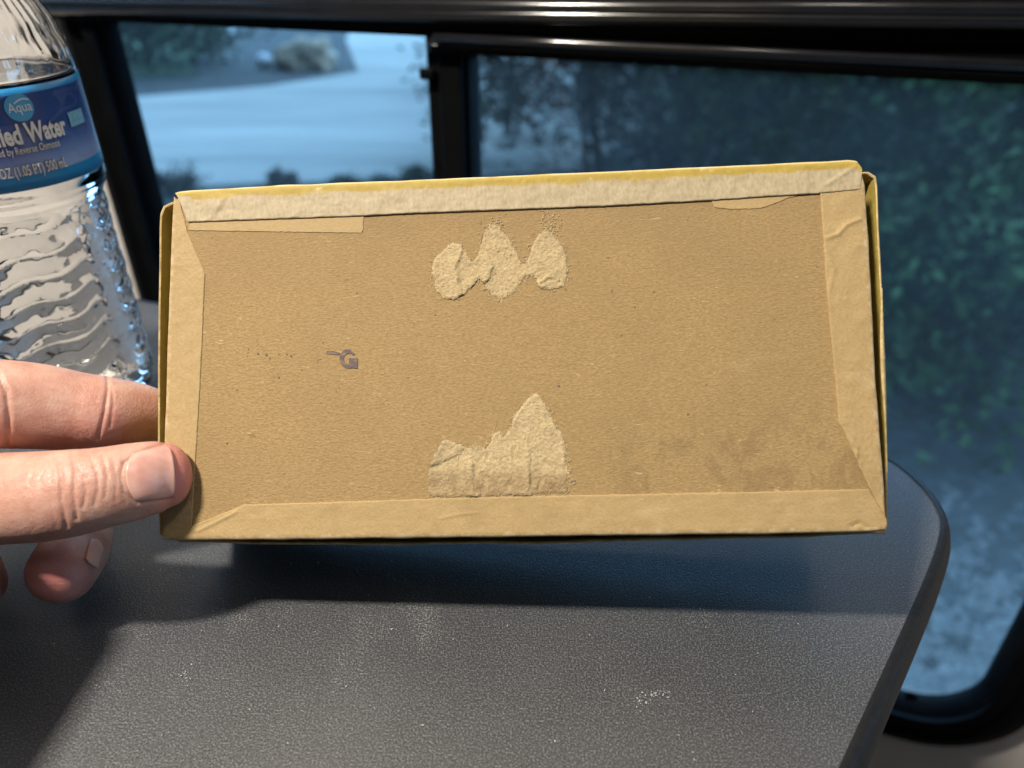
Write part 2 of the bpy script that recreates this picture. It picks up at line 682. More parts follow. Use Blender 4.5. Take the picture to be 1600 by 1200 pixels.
# damp stains low on the right and a darker band along the top
geo = kt.coord((1, 1, 1))
sep = kt.n('ShaderNodeSeparateXYZ')
kt.l(geo, sep.inputs[0])
stn = kt.noise(70, 6, 0.75, (1.2, 0.9, 1), dist=0.8)
band = kt.ramp(sep.outputs['Y'], [(0.0, 0.0), (1.0, 1.0)])
mr = kt.n('ShaderNodeMapRange')
mr.inputs[1].default_value = 0.012
mr.inputs[2].default_value = 0.048
kt.l(sep.outputs['Y'], mr.inputs[0])
c1 = kt.mix(kt.math('MULTIPLY', mr.outputs[0], kt.ramp(kt.noise(70, 5, 0.6, (0.5, 1, 1)), [(0.35, 0.15), (0.65, 0.65)])), kc, (0.26, 0.175, 0.088))
mrx = kt.n('ShaderNodeMapRange')
mrx.inputs[1].default_value = 0.015
mrx.inputs[2].default_value = 0.035
kt.l(sep.outputs['X'], mrx.inputs[0])
mry = kt.n('ShaderNodeMapRange')
mry.inputs[1].default_value = -0.012
mry.inputs[2].default_value = -0.026
kt.l(sep.outputs['Y'], mry.inputs[0])
sm = kt.math('MULTIPLY', kt.math('MULTIPLY', mrx.outputs[0], mry.outputs[0]), kt.ramp(stn, [(0.49, 0.0), (0.58, 0.5), (0.72, 0.38)]))
c1 = kt.mix(sm, c1, (0.22, 0.145, 0.068))
# pale loose fibres, darker flecks and scuffs
fib_ = kt.ramp(kt.noise(900, 2, 0.5, (0.22, 1, 1), dist=1.5), [(0.70, 0.0), (0.74, 0.55)])
c1 = kt.mix(fib_, c1, (0.60, 0.46, 0.25))
flk = kt.ramp(kt.noise(620, 3, 0.6, (0.5, 1, 1), dist=1.0), [(0.27, 0.6), (0.31, 0.0)])
c1 = kt.mix(flk, c1, (0.20, 0.13, 0.055))
scf = kt.ramp(kt.noise(38, 6, 0.8, (0.6, 1.4, 1)), [(0.60, 0.0), (0.72, 0.28)])
c1 = kt.mix(scf, c1, (0.50, 0.375, 0.20))
drk = kt.ramp(kt.noise(16, 4, 0.6), [(0.30, 0.32), (0.52, 0.0)])
c1 = kt.mix(drk, c1, (0.25, 0.165, 0.075))
kt.set(Base_Color=c1)
M_KRAFT = kt.m
ft, _c = kraft('kraft_paper_flap', (0.375, 0.262, 0.120), (0.43, 0.305, 0.145), (0.49, 0.355, 0.175), (0.7, 1, 1), 2000, 0.00008, False, glossy=0.6)
fa = ft.n('ShaderNodeAttribute', attribute_name='across')
fw = ft.math('ADD', fa.outputs['Fac'], ft.math('MULTIPLY', ft.math('SUBTRACT', ft.noise(330, 5, 0.75), 0.5), 0.5))
fcol = ft.mix(ft.ramp(fw, [(0.88, 0.0), (0.97, 0.7)]), _c, (0.60, 0.49, 0.32))
fcol = ft.mix(ft.ramp(ft.noise(60, 6, 0.75, (0.5, 1, 1)), [(0.58, 0.0), (0.70, 0.45)]), fcol, (0.53, 0.40, 0.225))
fcol = ft.mix(ft.ramp(ft.noise(35, 5, 0.7), [(0.32, 0.4), (0.46, 0.0)]), fcol, (0.27, 0.18, 0.085))
ft.set(Base_Color=fcol)
M_FLAP = ft.m
# top flap: greyed paper with the yellow wrap left along its outer edge
tt, tc = kraft('greyed_paper_flap', (0.36, 0.285, 0.175), (0.44, 0.36, 0.23), (0.52, 0.44, 0.30), (1.1, 0.5, 1), 1100, 0.00012, False, glossy=0.55)
at = tt.n('ShaderNodeAttribute', attribute_name='across')
edge = tt.math('ADD', at.outputs['Fac'], tt.math('MULTIPLY', tt.math('SUBTRACT', tt.noise(330, 6, 0.8, (0.4, 1, 1)), 0.5), 0.55))
ym = tt.ramp(edge, [(0.66, 0.0), (0.74, 0.85)])
scr = tt.ramp(tt.noise(200, 5, 0.75, (0.6, 1, 1)), [(0.60, 0.0), (0.68, 0.8)])
yc = tt.mix(tt.noise(500, 4), (0.33, 0.225, 0.02), (0.48, 0.34, 0.045))
tc2 = tt.mix(ym, tc, yc)
tc2 = tt.mix(tt.math('MULTIPLY', scr, ym), tc2, (0.66, 0.58, 0.40))
crest = tt.ramp(at.outputs['Fac'], [(0.905, 0.0), (0.935, 0.75)])  # cream highlight line painted along the rolled edge
tc2 = tt.mix(tt.math('MULTIPLY', crest, tt.ramp(tt.noise(160, 4), [(0.35, 0.4), (0.5, 1.0)])), tc2, (0.74, 0.64, 0.36))
tt.set(Base_Color=tc2)
M_TOPFLAP = tt.m
yt = NT('worn_yellow_paper')
ya = yt.noise(130, 5, 0.65)
ycol = yt.ramp(ya, [(0.3, (0.36, 0.27, 0.055)), (0.62, (0.47, 0.36, 0.085)), (0.72, (0.60, 0.50, 0.25))])
yt.set(Base_Color=ycol, Roughness=0.6, Normal=yt.bump(yt.noise(900, 3), 0.8, 0.0002))
M_YELLOW = yt.m
M_LIP = plain('bare_board_edge', (0.52, 0.40, 0.20), 0.8, 0, 0.3, 300, 0.0003, 900, 0.2)
M_DARKB = plain('shadowed_board_inside', (0.16, 0.10, 0.07), 0.85, 0, 0.2)

# outlines of the base board (box coordinates)
def jit(p, amp, s, seed):
    return Vector((p.x + amp * noise.noise(Vector((p.x * s, p.y * s, seed))), p.y + amp * noise.noise(Vector((p.x * s, p.y * s, seed + 9))), p.z))


E_top = [bpx(*p) for p in ((269, 312), (271, 305), (276, 300.5), (285, 298), (440, 289), (700, 278), (1000, 265), (1200, 256), (1325, 249), (1336, 249.5), (1342, 254), (1345, 261))]
E_right = [bpx(*p) for p in ((1345.2, 262), (1354, 300), (1361, 420), (1366, 540), (1373, 660), (1383, 760), (1385, 822), (1384, 828))]
E_bot = [bpx(*p) for p in ((1383.8, 828.5), (1380, 831), (1200, 835), (900, 838), (600, 841), (380, 844), (262, 844.5), (255, 843))]
E_left = [bpx(*p) for p in ((254.5, 842.7), (251, 837), (253, 780), (258, 640), (262, 500), (266, 400), (268.8, 313))]

# tray: board and walls
TRAY_D = 0.044
loop = []
for e in (E_left, E_top, E_right, E_bot):
    loop += resample(e, 90)[:-1]
nl = len(loop)
c0 = sum(loop, Vector()) / nl
def inset(p, d):
    v_ = c0 - p
    return Vector((p.x + d * (1 if v_.x > 0 else -1) * min(1, abs(v_.x) / 0.002), p.y + d * (1 if v_.y > 0 else -1) * min(1, abs(v_.y) / 0.002), p.z))
vs, fs = [], []
for i in range(nl):
    for ins, z in ((0.0016, -0.0002), (0.0007, -0.0006), (0.0005, -0.0020), (0.0008, -0.006), (0.0020, -0.016), (0.0024, -TRAY_D), (0.0040, -TRAY_D), (0.0040, -0.0020)):
        q = inset(loop[i], ins)
        vs.append((q.x, q.y, z))
fs = grid_faces(nl, 8, True)
fs.append(tuple(i * 8 + 7 for i in range(nl))[::-1])
tray = mesh('tray_wall', vs, fs, M_YELLOW, cb)
# base board: fine grid with slight bow
def in_poly(x, y, P):
    c = False
    j = len(P) - 1
    for i in range(len(P)):
        if (P[i][1] > y) != (P[j][1] > y) and x < (P[j][0] - P[i][0]) * (y - P[i][1]) / (P[j][1] - P[i][1]) + P[i][0]:
            c = not c
        j = i
    return c


Lt, Rt = resample(E_left[::-1], 25), resample(E_right, 25)
vs = []
for j in range(25):
    for i in range(61):
        p = Lt[j].lerp(Rt[j], 0.008 + 0.984 * i / 60)
        # follow the bowed top and bottom edges
        z = 0.00005 * noise.noise(Vector((p.x * 60, p.y * 60, 3)))
        vs.append((p.x, p.y * 0.988 + 0.012 * c0.y, z + 0.0001))
mesh('base_board', vs, [q[::-1] for q in grid_faces(25, 61)], M_KRAFT, cb, True)


def seg_dist(x, y, a, b):
    dx, dy = b[0] - a[0], b[1] - a[1]
    l2 = dx * dx + dy * dy + 1e-12
    t = np.clip(((x - a[0]) * dx + (y - a[1]) * dy) / l2, 0, 1)
    cx, cy = a[0] + t * dx, a[1] + t * dy
    side = (x - cx) * dy - (y - cy) * dx
    return np.hypot(x - cx, y - cy), np.sign(side)


def flap(name, inner, outer, z, mat, label, wrap=0.006, crinkle=0.00012, n=300, edge_j=0.00012, seed=1, flip=False, folds=()):
    """paper strip: cut inner edge lies on the board, outer edge rolls over the box edge"""
    I = [jit(p, edge_j, 900, seed) for p in resample(inner, n)]
    O = resample(outer, n)
    rows = []
    R = 0.0011
    ts = [0.0, 0.0] + [0.03 + 0.94 * k / 33 for k in range(34)]
    FL = [([bpx(*q) for q in pts_], hh, ww) for pts_, hh, ww in folds]
    vs, ac = [], []
    for i in range(n):
        d = O[i] - I[i]
        L = max(d.length, 1e-6)
        dn = d / L
        k = 0
        lo = noise.noise(Vector((O[i].x * 120, O[i].y * 120, seed + 30))) * 0.00025
        for t in ts:
            p = I[i] + dn * max(t * (L - R), 0)
            h = z + crinkle * noise.noise(Vector((p.x * 260, p.y * 260, seed))) + crinkle * 0.8 * abs(noise.noise(Vector((p.x * 700, p.y * 500, seed + 5))))
            for pts_, hh, ww in FL:
                dd = min(seg_dist(p.x, p.y, a_, b_)[0] for a_, b_ in zip(pts_, pts_[1:])) if abs(p.x - pts_[0].x) < 0.03 else 1
                h += hh * math.exp(-(dd / ww) ** 2)
            if k == 0:
                h = -0.0003
            elif k == 1:
                h = z * 0.9
            vs.append((p.x, p.y, h))
            ac.append(t * 0.9)
            k += 1
        for m_ in range(1, 6):
            an = PI / 2 * m_ / 5
            p = O[i] - dn * R + dn * (R + lo * m_ / 5) * math.sin(an)
            vs.append((p.x, p.y, z - R * (1 - math.cos(an))))
            ac.append(0.9 + 0.08 * m_ / 5)
        q = O[i] + dn * (lo + 0.0001)
        vs.append((q.x, q.y, z - R - wrap))
        ac.append(1.0)
    m = len(ts) + 6
    fs = grid_faces(n, m)
    if flip:
        fs = [q[::-1] for q in fs]
    o = mesh(name, vs, fs, mat, cb, True)
    a = o.data.attributes.new('across', 'FLOAT', 'POINT')
    a.data.foreach_set('value', ac)
    o['label'] = label
    return o


# inner edges, traced on the photograph
flap('paper_flap', [bpx(*p) for p in ((282, 316), (293, 361), (321, 428), (320, 445), (317, 520), (312, 620), (306, 720), (300, 822), (262, 842))],
     [bpx(*p) for p in ((270.5, 306), (268.3, 335), (265, 420), (264, 450), (261, 520), (258, 620), (255, 720), (251.5, 822), (255, 842.5))],
     0.00030, M_FLAP, 'narrow kraft paper flap pasted along the left end', seed=2)
flap('paper_flap', [bpx(*p) for p in ((1384, 812), (1357, 764), (1200, 768), (1050, 771), (890, 774), (760, 777), (650, 780), (500, 785), (384, 788), (300, 822), (256, 842))],
     [bpx(*p) for p in ((1383, 829), (1360, 831.5), (1200, 835), (1050, 836), (890, 838), (760, 840), (650, 841), (500, 843), (384, 844), (300, 844.3), (258, 844))],
     0.00040, M_FLAP, 'long kraft paper flap pasted along the bottom edge', seed=3,
     folds=((((1330, 822), (1342, 816), (1352, 824)), -0.0003, 0.0005), (((690, 810), (720, 803), (745, 801)), 0.00012, 0.0004), (((310, 830), (370, 800)), 0.0002, 0.0005)))
flap('paper_flap', [bpx(*p) for p in ((1340, 292), (1281, 303), (1285, 363), (1292, 470), (1299, 540), (1305, 600), (1310, 662), (1317, 674), (1357, 763), (1384, 812))],
     [bpx(*p) for p in ((1345, 262), (1352, 290), (1357, 363), (1363, 470), (1366, 540), (1369, 600), (1374, 662), (1375, 674), (1382, 763), (1385, 826))],
     0.00052, M_FLAP, 'creased kraft paper flap pasted along the right end', crinkle=0.00016, seed=4,
     folds=((((1291, 373), (1308, 367), (1322, 352), (1342, 344)), 0.00035, 0.0005), (((1290, 480), (1302, 420), (1290, 395)), 0.00018, 0.0006), (((1330, 690), (1338, 700), (1336, 720)), 0.00025, 0.0004),
            (((1360, 818), (1372, 812), (1380, 815)), 0.00030, 0.0004)))
flap('paper_flap', [bpx(*p) for p in ((281, 311), (285, 322), (295, 348), (432, 343), (569, 338), (620, 335), (780, 329), (940, 323), (1110, 314), (1200, 308), (1281, 303), (1325, 299), (1336, 298), (1343, 297))],
     [bpx(*p) for p in ((274, 301), (280, 298.8), (300, 297), (440, 289), (569, 284), (620, 282), (780, 275), (940, 268), (1110, 260), (1200, 256), (1281, 252), (1325, 249.3), (1338, 250.5), (1345, 260))],
     0.00066, M_TOPFLAP, 'greyed paper flap with a worn yellow stripe along the top edge', crinkle=0.00018, seed=5,
     folds=((((318, 352), (336, 338), (350, 312)), 0.00030, 0.0006), (((325, 350), (344, 330)), -0.00020, 0.0004), (((1259, 262), (1260, 303)), 0.00022, 0.0003), (((1290, 290), (1335, 262)), 0.00025, 0.0005), (((1345, 262), (1340, 290)), 0.0003, 0.0004)))


def sheet(name, pix, z, mat, label=None, edge_j=0.00015, seed=0, thick=0.00025, parent=cb):
    pts = [jit(p, edge_j, 900, seed) for p in resample([bpx(*p) for p in pix] + [bpx(*pix[0])], 120)[:-1]]
    bm = bmesh.new()
    t_ = [bm.verts.new((p.x, p.y, z)) for p in pts]
    b_ = [bm.verts.new((p.x, p.y, z - thick)) for p in pts]
    f_ = bm.faces.new(t_)
    for i in range(len(pts)):
        j = (i + 1) % len(pts)
        bm.faces.new((t_[i], b_[i], b_[j], t_[j]))
    f_.normal_update()
    if f_.normal.z < 0:
        bmesh.ops.reverse_faces(bm, faces=bm.faces[:])
    bmesh.ops.triangulate(bm, faces=[f_])
    o = bmobj(name, bm, mat, parent)
    if label:
        o['label'] = label
    return o


sheet('paper_scrap', [(298, 345), (440, 341), (569, 336), (567, 364), (480, 363), (350, 361), (294, 360)], 0.00028, M_FLAP, 'short torn paper strip under the top flap', 0.0002, 11)
sheet('paper_scrap', [(1110, 312), (1250, 304), (1232, 309), (1205, 320), (1185, 326), (1140, 327), (1116, 324)], 0.00028, M_FLAP, 'small torn paper strip at upper right under the flap', 0.0002, 12)


# ---- torn patches: rough fibre surface, ridges and cracks
def torn_mat():
    t = NT('torn_paper_fibre')
    h = t.n('ShaderNodeAttribute', attribute_name='torn')
    f1 = t.noise(1400, 5, 0.7)
    f2 = t.noise(420, 4, 0.65)
    c = t.ramp(f1, [(0.32, (0.42, 0.32, 0.172)), (0.5, (0.52, 0.405, 0.228)), (0.68, (0.66, 0.535, 0.325))])
    c = t.mix(t.ramp(f2, [(0.35, 0.35), (0.55, 0.0)]), c, (0.44, 0.33, 0.19))
    c = t.mix(t.math('MULTIPLY', h.outputs['Fac'], t.ramp(f2, [(0.30, 1.0), (0.70, 0.35)])), c, (0.30, 0.205, 0.105))
    t.set(Base_Color=c, Roughness=0.85, Specular_IOR_Level=0.2, Normal=t.bump(f1, 1.0, 0.0004, t.bump(f2, 0.6, 0.0004)))
    return t.m


M_TORN = torn_mat()
M_FIBRE = plain('pale_paper_fibre', (0.66, 0.55, 0.35), 0.8)


def torn(label, pix, ridges, cracks, brown, seed):
    """pix: outline; ridges: curled edges (height jumps); cracks: grooves; brown(x_px, y_px) -> 0..1"""
    P = [bpx(*p) for p in pix]
    P = [jit(jit(p, 0.00025, 500, seed), 0.00035, 1800, seed + 3) for p in resample(P + [P[0]], 320)[:-1]]
    x0, x1 = min(p.x for p in P), max(p.x for p in P)
    y0, y1 = min(p.y for p in P), max(p.y for p in P)
    st = 0.00028
    nx, ny = int((x1 - x0) / st) + 2, int((y1 - y0) / st) + 2
    X, Y = np.meshgrid(x0 + np.arange(nx) * st, y0 + np.arange(ny) * st, indexing='ij')
    px_, py_ = np.array([p.x for p in P]), np.array([p.y for p in P])
    ins = np.zeros(X.shape, bool)
    dist = np.full(X.shape, 1.0)
    for i in range(len(P)):
        j = (i + 1) % len(P)
        cond = (py_[i] > Y) != (py_[j] > Y)
        with np.errstate(divide='ignore', invalid='ignore'):
            xi = (px_[j] - px_[i]) * (Y - py_[i]) / (py_[j] - py_[i] + 1e-15) + px_[i]
        ins ^= cond & (X < xi)
        d_, _ = seg_dist(X, Y, P[i], P[j])
        dist = np.minimum(dist, d_)
    H = np.zeros(X.shape)
    for i in range(nx):
        for j in range(ny):
            v_ = Vector((X[i, j], Y[i, j], 0))
            H[i, j] = 0.00020 * noise.noise(v_ * 300 + Vector((0, 0, seed))) + 0.00014 * noise.noise(v_ * 1000 + Vector((0, 0, seed))) + 0.00016 * noise.noise(v_ * 2300)
    e = np.clip(dist / 0.0006, 0, 1)
    H = 0.00012 + e * 0.00018 + H * (0.4 + 0.6 * e)
    # feathered rim slightly curled up
    H += 0.00006 * np.exp(-((dist - 0.0008) / 0.0005) ** 2)
    for rd, hh in ridges:
        pts = [jit(p, 0.0007, 420, seed + 6) for p in resample([bpx(*p) for p in rd], 14)]
        best = np.full(X.shape, 1.0)
        sd = np.zeros(X.shape)
        for a, b in zip(pts, pts[1:]):
            d_, s_ = seg_dist(X, Y, a, b)
            m_ = d_ < best
            best[m_] = d_[m_]
            sd[m_] = s_[m_]
        H += hh * np.where(sd > 0, np.exp(-best / 0.0022), np.exp(-best / 0.00025))
    for cr in cracks:
        pts = [jit(p, 0.0011, 330, seed + len(cr) + cr[0][0]) for p in resample([bpx(*p) for p in cr], 12)]
        best = np.full(X.shape, 1.0)
        for a, b in zip(pts, pts[1:]):
            d_, _ = seg_dist(X, Y, a, b)
            best = np.minimum(best, d_)
        H -= 0.0003 * np.exp(-(best / 0.00040) ** 2)
        H += 0.00008 * np.exp(-((best - 0.0009) / 0.0004) ** 2)
    idx = -np.ones(X.shape, int)
    vs, br = [], []
    keep = ins
    for i in range(nx):
        for j in range(ny):
            if keep[i, j]:
                idx[i, j] = len(vs)
                vs.append((X[i, j], Y[i, j], max(H[i, j], 0.00013)))
                w = BM @ Vector((X[i, j], Y[i, j], 0)) - CAM
                dd = w.dot(FW)
                br.append(brown(800 + w.x / dd * FPX, 600 - w.dot(UP) / dd * FPX))
    fs = []
    for i in range(nx - 1):
        for j in range(ny - 1):
            q = (idx[i, j], idx[i + 1, j], idx[i + 1, j + 1], idx[i, j + 1])
            if min(q) >= 0:
                fs.append(tuple(int(k) for k in q))
    o = mesh('torn_patch', vs, fs, M_TORN, cb, True)
    a = o.data.attributes.new('torn', 'FLOAT', 'POINT')
    a.data.foreach_set('value', br)
    o['label'] = label
    fr = []
    for k in range(230):
        p = P[random.randrange(len(P))] if k % 3 else Vector((*vs[random.randrange(len(vs))][:2], 0))
        a = Vector((p.x + random.gauss(0, 0.0003), p.y + random.gauss(0, 0.0003), 0.00025))
        an, ln = random.uniform(0, 6.3), random.uniform(0.0005, 0.0018)
        d = Vector((math.cos(an), math.sin(an), 0)) * ln
        q = Vector((-d.y, d.x, 0)) * random.uniform(-.5, .5)
        fr.append(tube([a, a + d * .5 + q + Vector((0, 0, random.uniform(0, .0004))), a + d + Vector((0, 0, random.uniform(-.0001, .0003)))], [0.00005, 0.00006, 0.00002], 4))
    V_, F_ = merge(fr)
    fo = mesh('loose_fibres', V_, F_, M_FIBRE, o)
    fo['kind'] = 'stuff'
    return o


torn('pale rough patch of torn paper in three lobes near the top',
     [(673, 420), (678, 404), (697, 386), (708, 378), (722, 382), (731, 400), (738, 408), (747, 399), (752, 378), (758, 358), (768, 349), (780, 352), (792, 368), (802, 384), (810, 400), (817, 413),
      (824, 406), (830, 386), (840, 368), (852, 357), (866, 366), (878, 382), (886, 400), (887, 428), (882, 448), (860, 455), (842, 450), (832, 432), (822, 432), (812, 448), (800, 458), (784, 468),
      (768, 463), (758, 448), (748, 436), (738, 448), (728, 458), (714, 469), (696, 469), (680, 454)],
     [(((719, 396), (717, 404), (712, 420), (716, 436), (718, 452)), 0.0006), (((766, 408), (771, 420), (764, 434), (757, 446)), 0.0006), (((798, 404), (796, 428), (790, 436), (799, 452)), -0.0006), (((834, 446), (846, 440), (856, 430), (852, 416), (846, 412)), 0.0004)],
     [((846, 444), (862, 438))],
     lambda x, y: 0.35 if y < 372 else 0.15, 21)
torn('pale peeled patch of torn paper rising to a peak above the bottom flap',
     [(669, 732), (680, 708), (694, 684), (707, 689), (733, 700), (746, 695), (759, 700), (765, 692), (769, 677), (780, 674), (787, 681), (798, 668), (800, 653), (819, 627), (834, 614), (843, 616), (850, 629),
      (860, 648), (869, 667), (878, 674), (884, 698), (885, 724), (891, 742), (888, 771), (828, 774), (772, 776), (724, 777), (676, 778), (667, 765), (671, 746)],
     [(((669, 732), (694, 683)), 0.0009), (((670, 733), (700, 720), (718, 708)), -0.0005), (((737, 727), (741, 740), (747, 774)), 0.0005), (((828, 714), (827, 735), (831, 770)), 0.0006)],
     [((738, 730), (744, 772)), ((754, 742), (756, 775)), ((828, 715), (830, 772)), ((842, 736), (843, 773)), ((806, 700), (807, 720)), ((763, 700), (763, 716)), ((885, 690), (889, 770))],
     lambda x, y: min(max((y - 725) / 30, 0), 0.9) if x < 845 else min(max((y - 735) / 12, 0), 1.0), 22)

# glue residue grains above the right lobe
M_GLUE = plain('dried_glue', (0.55, 0.45, 0.28), 0.35, 0, 0.3, 800, 0.0002, 2000)
v, f = [], []
for k in range(170):
    px_, py_ = random.gauss(858, 9), random.gauss(350, 10)
    if k > 125:
        px_, py_ = random.gauss(775, 9), random.gauss(345, 4)
    p = bpx(px_, py_, 0.0002)
    r = random.uniform(0.0001, 0.00030)
    o_ = len(v)
    for (dx, dy, dz) in ((r, 0, 0), (0, r, 0), (-r, 0, 0), (0, -r, 0), (0, 0, r * 0.9)):
        v.append((p.x + dx, p.y + dy, p.z + dz))
    f += [(o_, o_ + 1, o_ + 4), (o_ + 1, o_ + 2, o_ + 4), (o_ + 2, o_ + 3, o_ + 4), (o_ + 3, o_, o_ + 4)]
g = mesh('glue_grains', v, f, M_GLUE, cb)
g['kind'] = 'stuff'

# ---- ink stamp: a dash, a letter G and faint broken marks
it = NT('faded_stamp_ink')
it.set(Base_Color=it.mix(it.ramp(it.noise(1700, 3, 0.7, (0.4, 1, 1)), [(0.51, 0.0), (0.64, 0.85)]), (0.135, 0.105, 0.115), (0.30, 0.205, 0.10)), Roughness=0.8, Specular_IOR_Level=0.2)
M_INK = it.m
ZI = 0.00024
def G_part():
    c = (545, 560.5)
    pts = []
    vs, fs = [], []
    n = 26
    for k in range(n):
        a = math.radians(35 + (318 - 35) * k / (n - 1))
        w = 1.0 if k > 3 else 0.8
        for rr in (15.2 * w, 8.2):
            vs.append(bpx(c[0] + rr * math.cos(a) * 0.96, c[1] - rr * math.sin(a), ZI))
    fs = grid_faces(n, 2)
    o_ = len(vs)
    vs += [bpx(x, y, ZI + 0.00003) for x, y in ((545, 559.5), (559, 560), (558.5, 576), (546, 574))]
    fs.append((o_, o_ + 3, o_ + 2, o_ + 1))
    return vs, fs
v, f = G_part()
st = mesh('stamped_letter', v, f, M_INK, cb)
st['label'] = 'dark stamped capital letter G'
v = [bpx(x, y, ZI) for x, y in ((510, 548.5), (521, 548.8), (531, 551), (531, 554.5), (521, 554), (510, 553))]
st = mesh('stamped_dash', v, [tuple(range(6))[::-1]], M_INK, cb)
st['label'] = 'short dark stamped dash beside the letter'
v, f = [], []
for (x, y, r) in ((388, 545, 1.1), (387, 551, 1.0), (386, 556, .9), (403, 537, 1.0), (407, 541, .9), (403, 553, 2.2), (416, 554, 2.6), (421, 560, 1.2), (435, 553, 1.4), (448, 553, 1.5), (455, 556, 1.8), (459, 553, 1.2), (497, 562, 1.2),
                  (500, 561, 1.2), (496, 565, .9), (436, 590, 1.8), (534, 600, 1.1), (530, 606, 1.0), (526, 612, 1.2), (502, 630, 1.0), (873, 603, 2.0), (898, 752, 1.6), (893, 752, 1.6)):
    o_ = len(v)
    for k in range(7):
        a = 2 * PI * k / 7
        q = r * random.uniform(0.6, 1.2)
        v.append(bpx(x + q * math.cos(a), y - q * math.sin(a) * 0.9, ZI))
    f.append(tuple(range(o_, o_ + 7)))
st = mesh('ink_specks', v, f, M_INK, cb)
st['kind'] = 'stuff'

# ---- lid: wider yellow cover fitted over the tray from behind
LZ = -0.006
Lloop = []
lid_px = [((248, 835), (246, 700), (246, 600), (247, 480), (248.5, 400), (249, 345), (249.5, 335), (251.5, 327), (255, 321), (260, 317), (266, 315.5)),
          ((268, 315.2), (500, 306), (800, 292), (1100, 279), (1345, 268.5), (1356, 267.5)),
          ((1357.5, 267.6), (1363, 268.5), (1367, 271.5), (1369.8, 276), (1371, 282), (1372, 300), (1374, 360), (1379, 450), (1384, 560), (1387, 680), (1387.5, 720), (1387, 826)),
          ((1384, 834), (1200, 841), (900, 848), (600, 852), (380, 850), (252, 846))]
for e in lid_px:
    Lloop += resample([bpx(x, y, LZ) for x, y in e], 40)[:-1]
nl = len(Lloop)
c0 = sum(Lloop, Vector()) / nl
LID_D = -0.0505
prof = [(0.0, LZ - 0.0012, 'o'), (0.0, LZ - 0.0003, 'o'), (0.0003, LZ, 'r'), (0.0006, LZ - 0.0002, 'i'), (0.0008, LZ - 0.0015, 'i'), (0.0016, -0.020, 'i'), (0.0019, LID_D + 0.002, 'i')]
vs = []
for i in range(nl):
    wav = 0.00035 * noise.noise(Vector((Lloop[i].x * 90, Lloop[i].y * 90, 44)))
    for ins, z, _k in prof:
        q = inset(Lloop[i], ins + (wav if z > -0.01 else 0))
        vs.append((q.x, q.y, z + wav * 2))
m = len(prof)
fs = grid_faces(nl, m, True)
fs.append(tuple(i * m + m - 1 for i in range(nl)))
lid = mesh('lid', vs, fs, M_YELLOW, cb, True)
lid.data.materials.append(M_LIP)
for k, pl in enumerate(lid.data.polygons):
    if len(pl.vertices) == 4 and (k % (m - 1)) in (1, 2):
        pl.material_index = 1
lid['label'] = 'yellow outer lid showing as a rim around the tray'
es = lid.modifiers.new('edge', 'EDGE_SPLIT')
es.split_angle = math.radians(40)
# lid outside wall and back
vs = []
for i in range(nl):
    for ins, z in ((0.0, LZ - 0.0012), (0.0001, -0.02), (0.0004, LID_D + 0.001), (0.0012, LID_D)):
        q = inset(Lloop[i], ins)
        vs.append((q.x, q.y, z))
fs = [q[::-1] for q in grid_faces(nl, 4, True)]
fs.append(tuple(i * 4 + 3 for i in range(nl)))
shell = mesh('lid_wrap', vs, fs, M_YELLOW, lid, True)
es = shell.modifiers.new('edge', 'EDGE_SPLIT')
es.split_angle = math.radians(40)
# lifted sliver of paper on the right lid wall
vs = []
for k in range(14):
    t = k / 13
    y = 450 + 290 * t
    w = 5.5 * math.sin(PI * min(t * 1.2 + 0.05, 1)) + 1.0
    x = 1379 + 8 * t - w
    for dx, z in ((0, LZ + 0.0006), (w * 0.6, LZ + 0.0012), (w, LZ + 0.0002)):
        vs.append(bpx(x + dx, y + 3 * math.sin(k * 2.3), z))
mesh('peeled_edge', vs, [q[::-1] for q in grid_faces(14, 3)], M_LIP, lid, True)

